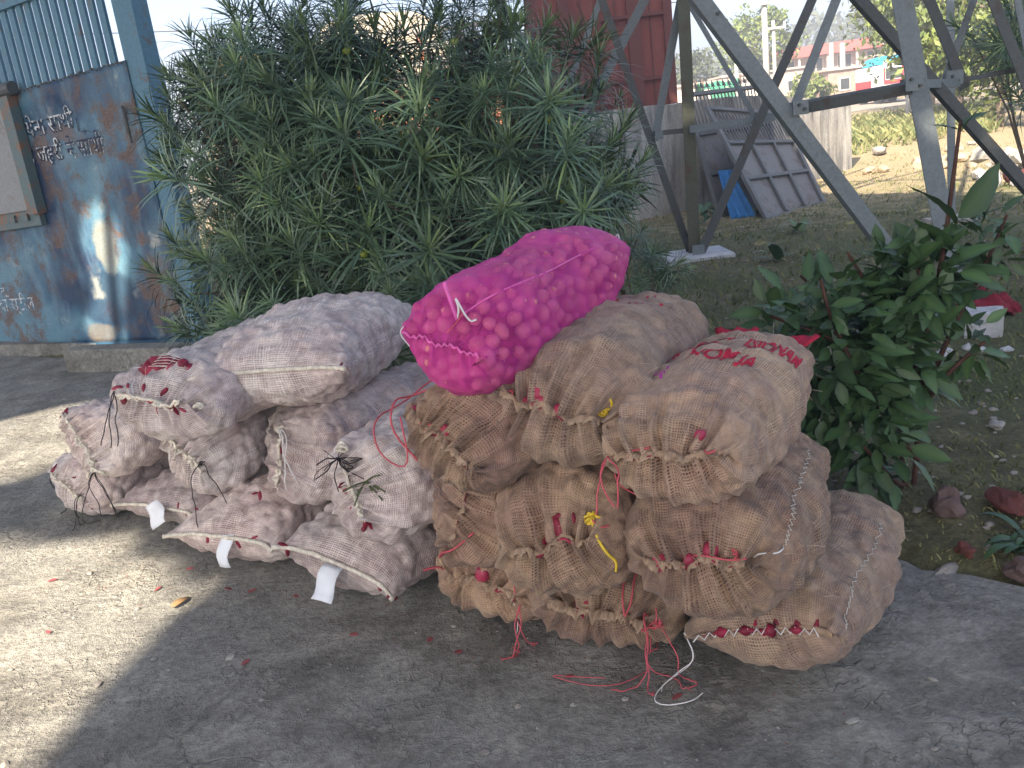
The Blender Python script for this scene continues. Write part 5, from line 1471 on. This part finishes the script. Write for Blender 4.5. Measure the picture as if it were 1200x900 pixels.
def build_poles():
    def pole(label, x, y, h, r, arm=False):
        z0 = gz(x, y) - .1; t = thing('utility_pole', label, 'pole', (x, y, z0))
        mb = MB(); mb.tube([(x, y, z0), (x, y, z0 + h)], [r, r * .7], 8); mb.build('shaft', M['pole'], t, smooth=True)
        if arm:
            boxpart('crossarm', 'pole', t, (x, y - r, z0 + h - .35), (.55, .05, .05))
            for dx in (-.5, 0, .5):
                mb = MB(); mb.tube([(x + dx, y - r, z0 + h - .30), (x + dx, y - r, z0 + h - .10)], .05, 6); mb.build('insulator', M['vehicle_white'], t)
    pole('thick white concrete utility pole with a crossarm, left of a thinner pole', 12.4, 40, 5.3, .16, True)
    pole('thin white pole just right of the thick utility pole', 14.35, 45, 4.6, .11, True)
    pole('slender pale pole rising before the red roof above the truck', 26.2, 60, 5.4, .12)
    pole('left one of two bare concrete pillars before the red-roofed building', 20.85, 54.9, 3.7, .16); pole('right one of two bare concrete pillars before the red-roofed building', 21.5, 54.9, 3.6, .2)
    pole('short white post standing on the grassy bank beside the main tower leg', 13.86, 30, 1.1, .09)
    pole('bare concrete pillar in front of the tree left of the white poles', 13.9, 50, 3.7, .13)
    mb = MB(); P = []
    for i in range(33):
        q = i / 32; P.append(Vector((-30, 60, 11)).lerp(Vector((70, 52, 7.2)), q) + Vector((0, 0, -3.5 * 4 * q * (1 - q) * .5)))
    mb.tube(P, .035, 5); o = mb.build('overhead_wire', M['rubber'], loc=(0, 60, 5)); tag(o, 'thin black overhead wire crossing the sky above the far houses', 'wire')
build_poles()

def build_trees():
    tree('tall yellowish tree behind the thick white utility pole', 18.6, 62, 7.0, 2.6, 41, 46, 60, .16, 'sun_leaf', low=.3)
    tree('low round tree among the houses left of the pillars', 15.0, 66, 4.8, 2.2, 42, 30, 50, .16, 'far_leaf', low=.25)
    tree('small bushy tree before the rough brick house', 15.9, 45, 1.9, 1.1, 43, 26, 60, .11, 'sun_leaf', low=.1)
    k = 0
    for (x, y, H, r) in ((58, 150, 13, 9), (70, 158, 15, 9), (82, 150, 16, 10), (95, 160, 18, 10), (108, 150, 17, 10), (46, 165, 10, 8), (34, 170, 10, 8), (22, 175, 11, 9), (8, 180, 10, 9), (66, 130, 11, 7), (88, 125, 13, 8)):
        k += 1
        tree('hazy grey-green tree on the far wooded ridge behind the houses', x, y, H, r, 50 + k, 34, 46, .60, 'far_leaf', group='trees on the skyline ridge', low=.1)
    tree('sunlit yellow-green bushy tree just right of the main tower leg', 11.0, 19.5, 3.4, 1.5, 71, 60, 80, .085, 'sun_leaf', low=.08)
    tree('sunlit bushy tree at the right edge behind the brace end', 13.4, 21.5, 4.2, 1.9, 72, 60, 80, .095, 'sun_leaf', low=.08)
    tree('taller sunlit tree behind the bushy ones at the right edge', 14.5, 28, 6.0, 2.8, 73, 60, 80, .12, 'sun_leaf', low=.15)
    tree('dark green tree on the slope behind the main tower leg', 17.5, 36, 6.5, 3.0, 74, 50, 70, .14, 'far_leaf', low=.1)
build_trees()

def build_stall():
    x, y = 9.0, 35; z0 = gz(x, y); t = thing('market_stall', 'small roadside stall under a bright green cover beyond the spiked gate', 'stall', (x, y, z0))
    mb = MB(); V = []
    for i in range(7):
        for j in range(5): V.append((x - .75 + 1.5 * i / 6, y - .6 + 1.2 * j / 4, z0 + 1.95 - .5 * abs(j / 4 - .5) + .05 * math.sin(i * 2 + j)))
    mb.add(V, [(i * 5 + j, (i + 1) * 5 + j, (i + 1) * 5 + j + 1, i * 5 + j + 1) for i in range(6) for j in range(4)]); o = mb.build('cover', M['green_cover'], t)
    mb = MB(); mb.box((x, y - .62, z0 + 1.45), (.45, .01, .25)); mb.build('curtain', M['green_cover'], t)
    for dx in (-.7, .7):
        for dy in (-.55, .55): mb = MB(); mb.tube([(x + dx, y + dy, z0), (x + dx, y + dy, z0 + 2.1)], .04, 6); mb.build('post', M['bark'], t)
    boxpart('counter', 'cream', t, (x, y - .3, z0 + .5), (.7, .25, .5))
build_stall()

# ------------------------------------------------------------------ small things on the ground
def build_ground_things():
    rr = random.Random(77)
    # white painted rubble block and red cloth beside the shrub
    t = thing('plaster_block', 'broken white plaster block lying on the lawn just right of the shrub', 'block', (2.72, 4.95, .02))
    rock = MB(); bm = bmesh.new(); bmesh.ops.create_cube(bm, size=1); bmesh.ops.subdivide_edges(bm, edges=bm.edges, cuts=5, use_grid_fill=True)
    Mz = Matrix.Rotation(R(-28), 3, 'Z')
    V = []
    for v in bm.verts:
        q = v.co * (1 + .10 * mnoise.noise(v.co * 3)) + Vector((0, 0, .05 * mnoise.noise(v.co * 5)))
        q = Vector((q.x * .20, q.y * .20, q.z * .17)); V.append(tuple(Vector((2.78, 5.05, .10)) + Mz @ q))
    rock.add(V, [tuple(v.index for v in f.verts) for f in bm.faces]); bm.free(); rock.build('block', M['white_paint'], t)
    for i in range(7):
        mb = MB(); mb.blob((2.45 + rr.uniform(-.15, .35), 4.72 + rr.uniform(-.15, .1), .045), (.045, .04, .03), seed=i, amp=.4, sub=1); mb.build('fragment', M['white_paint'], t)
    mb = MB(); V = []
    for i in range(17):
        for j in range(13):
            u, v = i / 16 - .5, j / 12 - .5
            V.append((3.0 + u * .46 + v * .1, 5.5 + v * .4, .05 + .13 * max(0, 1 - 3.2 * (u * u + v * v)) + .03 * math.sin(u * 19 + v * 7) + .02 * math.sin(v * 23)))
    mb.add(V, [(i * 13 + j, (i + 1) * 13 + j, (i + 1) * 13 + j + 1, i * 13 + j + 1) for i in range(16) for j in range(12)])
    o = mb.build('red_cloth', M['red_cloth'], loc=(2.98, 5.42, .03), smooth=True); md = o.modifiers.new('thickness', 'SOLIDIFY'); md.thickness = .004
    tag(o, 'heap of crumpled red cloth lying behind the white plaster block', 'cloth')
    for (lab, x, y, r, mat, sd, cat) in (
        ('large reddish rock at the pavement edge right of the last sack', 1.46, 2.86, (.055, .05, .055), 'red_stone', 1, 'rock'),
        ('red brick fragment lying at the pavement edge below the reddish rock', 1.39, 2.605, (.032, .022, .024), 'brick', 2, 'brick'),
        ('dull red brick lying behind the leafy weed at the right edge', 1.66, 2.84, (.085, .05, .04), 'brick', 4, 'brick'),
        ('brownish stone at the pavement edge under the right-hand weed', 1.50, 2.47, (.045, .04, .035), 'red_stone', 3, 'stone'),
        ('rough grey concrete lump in front of the red brick fragment', 1.31, 2.56, (.075, .025, .02), 'stone', 5, 'stone'),
        ('small pale stone lying alone on the lawn right of the shrub', 2.02, 3.55, (.035, .03, .02), 'chip', 6, 'stone')):
        mb = MB(); z = gz(x, y); mb.blob((x, y, z + r[2] * .55), r, Matrix.Rotation(rr.uniform(0, 3), 3, 'Z'), seed=sd, amp=.55, sub=3)
        o = mb.build(cat, M[mat], loc=(x, y, z)); tag(o, lab, cat)
    # weed at the right edge
    b = Vector((1.56, 2.62, .02)); t = thing('weed', 'low leafy weed with strap-like leaves at the right edge of the pavement', 'weed', tuple(b))
    for i in range(26):
        mb = MB(); az = rr.uniform(0, 6.28); d = Vector((math.cos(az), math.sin(az), rr.uniform(.3, 1.3)))
        leaf_strip(mb, b + Vector((rr.gauss(0, .03), rr.gauss(0, .03), .0)), d, rr.uniform(.09, .17), rr.uniform(.016, .034), .28, rr.uniform(.1, .5), 6)
        mb.build('leaf', M['broadleaf'], t, smooth=True)
    for i, (x, y) in enumerate(((3.35, 9.9), (2.55, 8.2), (2.75, 11.9))):
        t = thing('weed', ('young weed with two bright leaves before the panelled gate', 'small dark weed on the lawn behind the brown sacks', 'leafy weed growing at the foot of the wall left of the tarpaulin')[i], 'weed', (x, y, gz(x, y)))
        for k in range(9 if i else 6):
            mb = MB(); az = rr.uniform(0, 6.28); d = Vector((math.cos(az), math.sin(az), rr.uniform(.5, 2)))
            leaf_strip(mb, Vector((x, y, gz(x, y))) + Vector((rr.gauss(0, .04), rr.gauss(0, .04), rr.uniform(0, .2 if i == 2 else .05))), d, rr.uniform(.15, .32), rr.uniform(.05, .09), .2, rr.uniform(.5, 1.2) if i == 0 else rr.uniform(.1, .4), 6)
            mb.build('leaf', M['broadleaf'], t, smooth=True)
    # fallen leaf, onion skins
    mb = MB(); leaf_strip(mb, (-1.31, 2.93, .012), (.45, .9, .18), .085, .038, .10, .5, 6)
    o = mb.build('dry_leaf', M['dry_leaf'], loc=(-1.30, 2.97, 0), smooth=True); md = o.modifiers.new('thickness', 'SOLIDIFY'); md.thickness = .002
    tag(o, 'curled brown dry leaf lying alone on the pavement before the white sacks', 'leaf')
    for (x, y) in ((-1.36, 3.25), (-1.12, 3.02), (-1.72, 2.86), (-.93, 2.52), (-1.42, 3.12), (-.35, 2.52), (-1.05, 2.98), (-.62, 2.6), (-.25, 2.42), (.05, 2.22), (-.1, 2.35), (-1.9, 3.3), (.35, 2.08), (-.85, 2.9)):
        mb = MB(); leaf_strip(mb, (x, y, .006), (rr.gauss(0, 1), rr.gauss(0, 1), .1), rr.uniform(.025, .04), rr.uniform(.014, .022), .05, .5, 4)
        o = mb.build('onion_skin', M['red_flake'], loc=(x, y, 0)); md = o.modifiers.new('thickness', 'SOLIDIFY'); md.thickness = .0015
        tag(o, 'flake of red onion skin lying on the pavement', 'onion skin', 'onion skins on the pavement')
    mb = MB()
    for i in range(260):
        q = rr.random(); x = -2.2 + 2.9 * q + rr.gauss(0, .05); y = 3.75 - 1.75 * q - abs(rr.gauss(0, .16)) + .05; a = rr.uniform(0, 6.28); r = rr.uniform(.002, .006)
        mb.add([(x + r * math.cos(a), y + r * math.sin(a), .003), (x - r * .7 * math.sin(a), y + r * .7 * math.cos(a), .005), (x - r * math.cos(a), y - r * math.sin(a), .003), (x + r * .7 * math.sin(a), y - r * .7 * math.cos(a), .004)], [(0, 1, 2, 3)])
    tag(mb.build('onion_skin_litter', M['litter']), kind='stuff')
    # loose chips of the pavement: the larger ones single, grit joined
    for i in range(70):
        y = rr.uniform(1.75, 3.6); x = rr.uniform(-1.6, 1.25) * (y / 2.2); r = rr.uniform(.006, .015)
        if edge_dist(np.array(x), np.array(y)) > -.05: continue
        mb = MB(); mb.blob((x, y, r * .3), (r * rr.uniform(.8, 1.5), r, r * .5), Matrix.Rotation(rr.uniform(0, 3), 3, 'Z'), seed=i, amp=.6, sub=1)
        o = mb.build('concrete_chip', M['chip' if i % 3 else 'stone'], loc=(x, y, 0)); tag(o, 'small loose chip of concrete lying on the pavement', 'stone chip', 'loose chips on the pavement')
    mb = MB()
    for i in range(600):
        y = 1.6 + 5.2 * rr.random() ** 1.6; x = rr.uniform(-1.7, 1.3) * (y / 2.1); r = rr.uniform(.0018, .0055)
        if edge_dist(np.array(x), np.array(y)) > 0: continue
        a = rr.uniform(0, 6.28); c, s_ = math.cos(a) * r, math.sin(a) * r
        mb.add([(x + c * 1.4, y + s_, 0), (x - s_, y + c, .0), (x - c, y - s_, 0), (x + s_, y - c * 1.2, 0), (x, y, r * .8)], [(0, 1, 4), (1, 2, 4), (2, 3, 4), (3, 0, 4)])
    tag(mb.build('grit', M['stone']), kind='stuff')
    # lawn litter: small stones and straw
    mb = MB()
    for i in range(700):
        y = 2.6 + 12 * rr.random() ** 1.4; x = rr.uniform(.1, .75) * y + .3; r = rr.uniform(.004, .017)
        if edge_dist(np.array(x), np.array(y)) < .06: continue
        mb.blob((x, y, gz(x, y) + r * .2), (r * 1.3, r, r * .7), seed=i, amp=.5, sub=1)
    tag(mb.build('gravel', M['stone']), kind='stuff')
    # rubble heap on the right, white and red stones
    for i in range(46):
        x, y = rr.gauss(8.3, .8), rr.gauss(15.0, 1.2); r = rr.uniform(.06, .15)
        mb = MB(); mb.blob((x, y, gz(x, y) + r * .45), (r * rr.uniform(.9, 1.5), r, r * .7), Matrix.Rotation(rr.uniform(0, 3), 3, 'Z'), seed=i, amp=.5, sub=2)
        o = mb.build('rubble_stone', M['sand_stone' if i % 4 else 'stone'], loc=(x, y, gz(x, y))); tag(o, 'tan stone of the rubble heap under the sunlit trees', 'stone', 'stones of the rubble heap')
    for i in range(10):
        x, y = 6.45 + .085 * i + (.03 if i % 2 else 0), 11.85 - .035 * i; mb = MB()
        M3 = Matrix.Rotation(R(-25), 3, 'Z')
        mb.blob((x, y, gz(x, y) + .10 + (.05 if i % 3 == 0 else 0)), (.055, .16, .11), M3, seed=i, amp=.35, sub=2)
        o = mb.build('painted_stone', M['white_paint' if i % 2 == 0 else 'brick'], loc=(x, y, gz(x, y)))
        tag(o, 'white painted stone in the striped row at the right edge' if i % 2 == 0 else 'red painted stone in the striped row at the right edge', 'stone', 'white stones of the striped row' if i % 2 == 0 else 'red stones of the striped row')
    # grey rubbish heap behind them
    mb = MB()
    for i in range(40):
        x, y = rr.gauss(8.2, .35), rr.gauss(13.2, .3); mb.blob((x, y, gz(x, y) + rr.uniform(.05, .3)), (.13, .12, .10), seed=i, amp=.6, sub=1)
    tag(mb.build('rubbish', M['chip']), kind='stuff')
build_ground_things()

def build_grass():
    rr = np.random.default_rng(5)
    n = 46000; y = 2.5 + 15 * rr.random(n) ** 1.5; x = (rr.uniform(-.15, .80, n)) * y + rr.uniform(-.2, .6, n)
    # a second, longer strip on the bank
    y2 = rr.uniform(18, 34, 9000); x2 = y2 * rr.uniform(.30, .56, 9000)
    hgt = np.concatenate([rr.uniform(.018, .060, n), rr.uniform(.08, .30, 9000)])
    x = np.concatenate([x, x2]); y = np.concatenate([y, y2]); hgt = hgt * np.clip(.42 + (y - 2.5) * .12, .42, 1)
    clump = np.array([mnoise.noise(Vector((a * 1.3, b * 1.3, 0))) for a, b in zip(x, y)])
    e = edge_dist(x, y); keep = (e > .05) & (clump + rr.uniform(-.30, .50, len(x)) > -.12)
    x, y, hgt, clump = x[keep], y[keep], hgt[keep], clump[keep]; n = len(x)
    z = ground_h(x, y) - .004; a = rr.uniform(0, 2 * np.pi, n); w = hgt * .09 + .0016; ln = rr.uniform(.2, 1.3, n) * hgt
    dx, dy = np.cos(a), np.sin(a)
    V = np.stack([np.stack([x - dy * w, y + dx * w, z], -1), np.stack([x + dy * w, y - dx * w, z], -1),
                  np.stack([x + dx * ln * .4 + dy * w * .6, y + dy * ln * .4 - dx * w * .6, z + hgt * .7], -1), np.stack([x + dx * ln, y + dy * ln, z + hgt], -1)], 1)
    t = np.clip(.35 - clump * .8 + rr.uniform(-.25, .35, n), 0, 1)
    mb = MB(); mb.v.append(V.reshape(-1, 3)); mb.n = 4 * n; mb.f = [(4 * i, 4 * i + 1, 4 * i + 2, 4 * i + 3) for i in range(n)]
    mb.uv.append(np.zeros((4 * n, 2))); mb.col.append(np.repeat(t, 4)); mb.has_col = True
    tag(mb.build('grass', M['grass_blade']), kind='stuff')
build_grass()

# ------------------------------------------------------------------ unseen trees added behind the camera, crowns shaped to shade the yard
def inside(p, poly):
    x, y = p; c = False
    for (x0, y0), (x1, y1) in zip(poly, poly[1:] + poly[:1]):
        if (y0 > y) != (y1 > y) and x < (x1 - x0) * (y - y0) / (y1 - y0) + x0: c = not c
    return c
def build_added_shade_trees():
    rr = random.Random(21); k = TO_SUN / TO_SUN.z
    def down(p): return (p.x - k.x * p.z, p.y - k.y * p.z)
    shade = [(-10, -3), (9, -3), (8.5, 6), (6.5, 10.2), (5.3, 13.2), (4.9, 14.2), (5.6, 17), (5.6, 20.5), (1.5, 20.5), (1.5, 17), (-12, 17)]
    gaps = [[(-9, -3), (-1.75, 1.0), (-1.47, 2.15), (-1.34, 2.9), (-1.36, 3.15), (-1.75, 3.5), (-2.4, 3.70), (-9, 3.85)],
            [(-9, 4.6), (-2.88, 4.75), (-2.45, 5.05), (-2.9, 6.25), (-3.4, 5.95), (-9, 5.5)],
            [down(gp(u, v)) for u, v in ((1.04, 1.10), (.62, 1.07), (.50, .677), (.80, .50), (.92, .30), (.90, -.1), (1.36, -.1), (1.33, .15), (1.08, .45), (1.0, .62))]]
    trunks = [(Vector((-13, -5, 0)), 'tree_a'), (Vector((-4, -12, 0)), 'tree_b'), (Vector((9, -8, 0)), 'tree_c')]
    labels = ['unseen tree added behind the camera on the left to cast shade', 'unseen tree added straight behind the camera to cast shade', 'unseen tree added behind the camera on the right to cast shade']
    roots = []; leaves = [MB(), MB(), MB()]; ctr = [[], [], []]
    area = 21 * 23.5; n = int(area * LAYERS / .060)
    for i in range(n):
        x, y = rr.uniform(-12, 9), rr.uniform(-3, 20.5); j = (x + rr.gauss(0, .07), y + rr.gauss(0, .07))
        if not inside((x, y), shade) or any(inside(j, g) for g in gaps): continue
        h = rr.uniform(8.5, 12.5); p = Vector((x, y, 0)) + k * h
        q = min(range(3), key=lambda a: (trunks[a][0] + Vector((0, 0, 9)) - p).length)
        if len(ctr[q]) < 40 and rr.random() < .02: ctr[q].append(p)
        s = rr.uniform(.16, .30); nn = (TO_SUN + Vector((rr.gauss(0, .5), rr.gauss(0, .5), rr.gauss(0, .5)))).normalized()
        a = nn.orthogonal().normalized(); b = nn.cross(a); w = rr.uniform(0, 6.28); a, b = a * math.cos(w) + b * math.sin(w), b * math.cos(w) - a * math.sin(w)
        if any(inside(down(p + e), g) for g in gaps for e in (a * s, -a * s, b * s * .55, -b * s * .55)): continue
        leaves[q].add([tuple(p - a * s), tuple(p - b * s * .55), tuple(p + a * s), tuple(p + b * s * .55)], [(0, 1, 2, 3)], col=rr.random())
    for q, (b, nm) in enumerate(trunks):
        root = thing('added_shade_tree', labels[q], 'tree', tuple(b)); mb = MB()
        mb.tube(chaikin([b, b + Vector((.1, .1, 3)), b + Vector((0, .4, 6.5))]), [.38 - .02 * i for i in range(9)], 9)
        for c in ctr[q]:
            if any(inside(down((b + Vector((0, 0, 7.5))).lerp(c, .5).lerp(c, v)), [((x - g[0][0]) * 1.0 + g[0][0], y) for x, y in g]) for v in (0, .2, .4, .6, .8, 1) for g in gaps): continue
            mb.tube(chaikin([b + Vector((0, .3, 5 + rr.random() * 1.5)), (b + Vector((0, 0, 7.5))).lerp(c, .5), c]), [.11 - .010 * i for i in range(9)], 5, cap=False)
        mb.build('trunk', M['bark'], root, smooth=True); leaves[q].build('crown', M['far_leaf'], root)
LAYERS = 5.2
build_added_shade_trees()

# ------------------------------------------------------------------ the hazy air
def build_haze():
    k = NT('hazy_air'); v = k.n('ShaderNodeVolumePrincipled'); v.inputs['Color'].default_value = (.86, .90, .95, 1); v.inputs['Density'].default_value = HAZE; v.inputs['Anisotropy'].default_value = .3
    k.t.nodes.remove(k.p); k.t.links.new(v.outputs[0], k.out.inputs['Volume'])
    mb = MB(); mb.box((0, 0, 0), (1, 1, 1)); 
    lo, hi = Vector((-1000, -100, -2)), Vector((1000, 2700, 24))
    mb = MB(); mb.box((lo + hi) / 2, (hi - lo) / 2); o = mb.build('haze', k.m); o['kind'] = 'stuff'
HAZE = .006
build_haze()
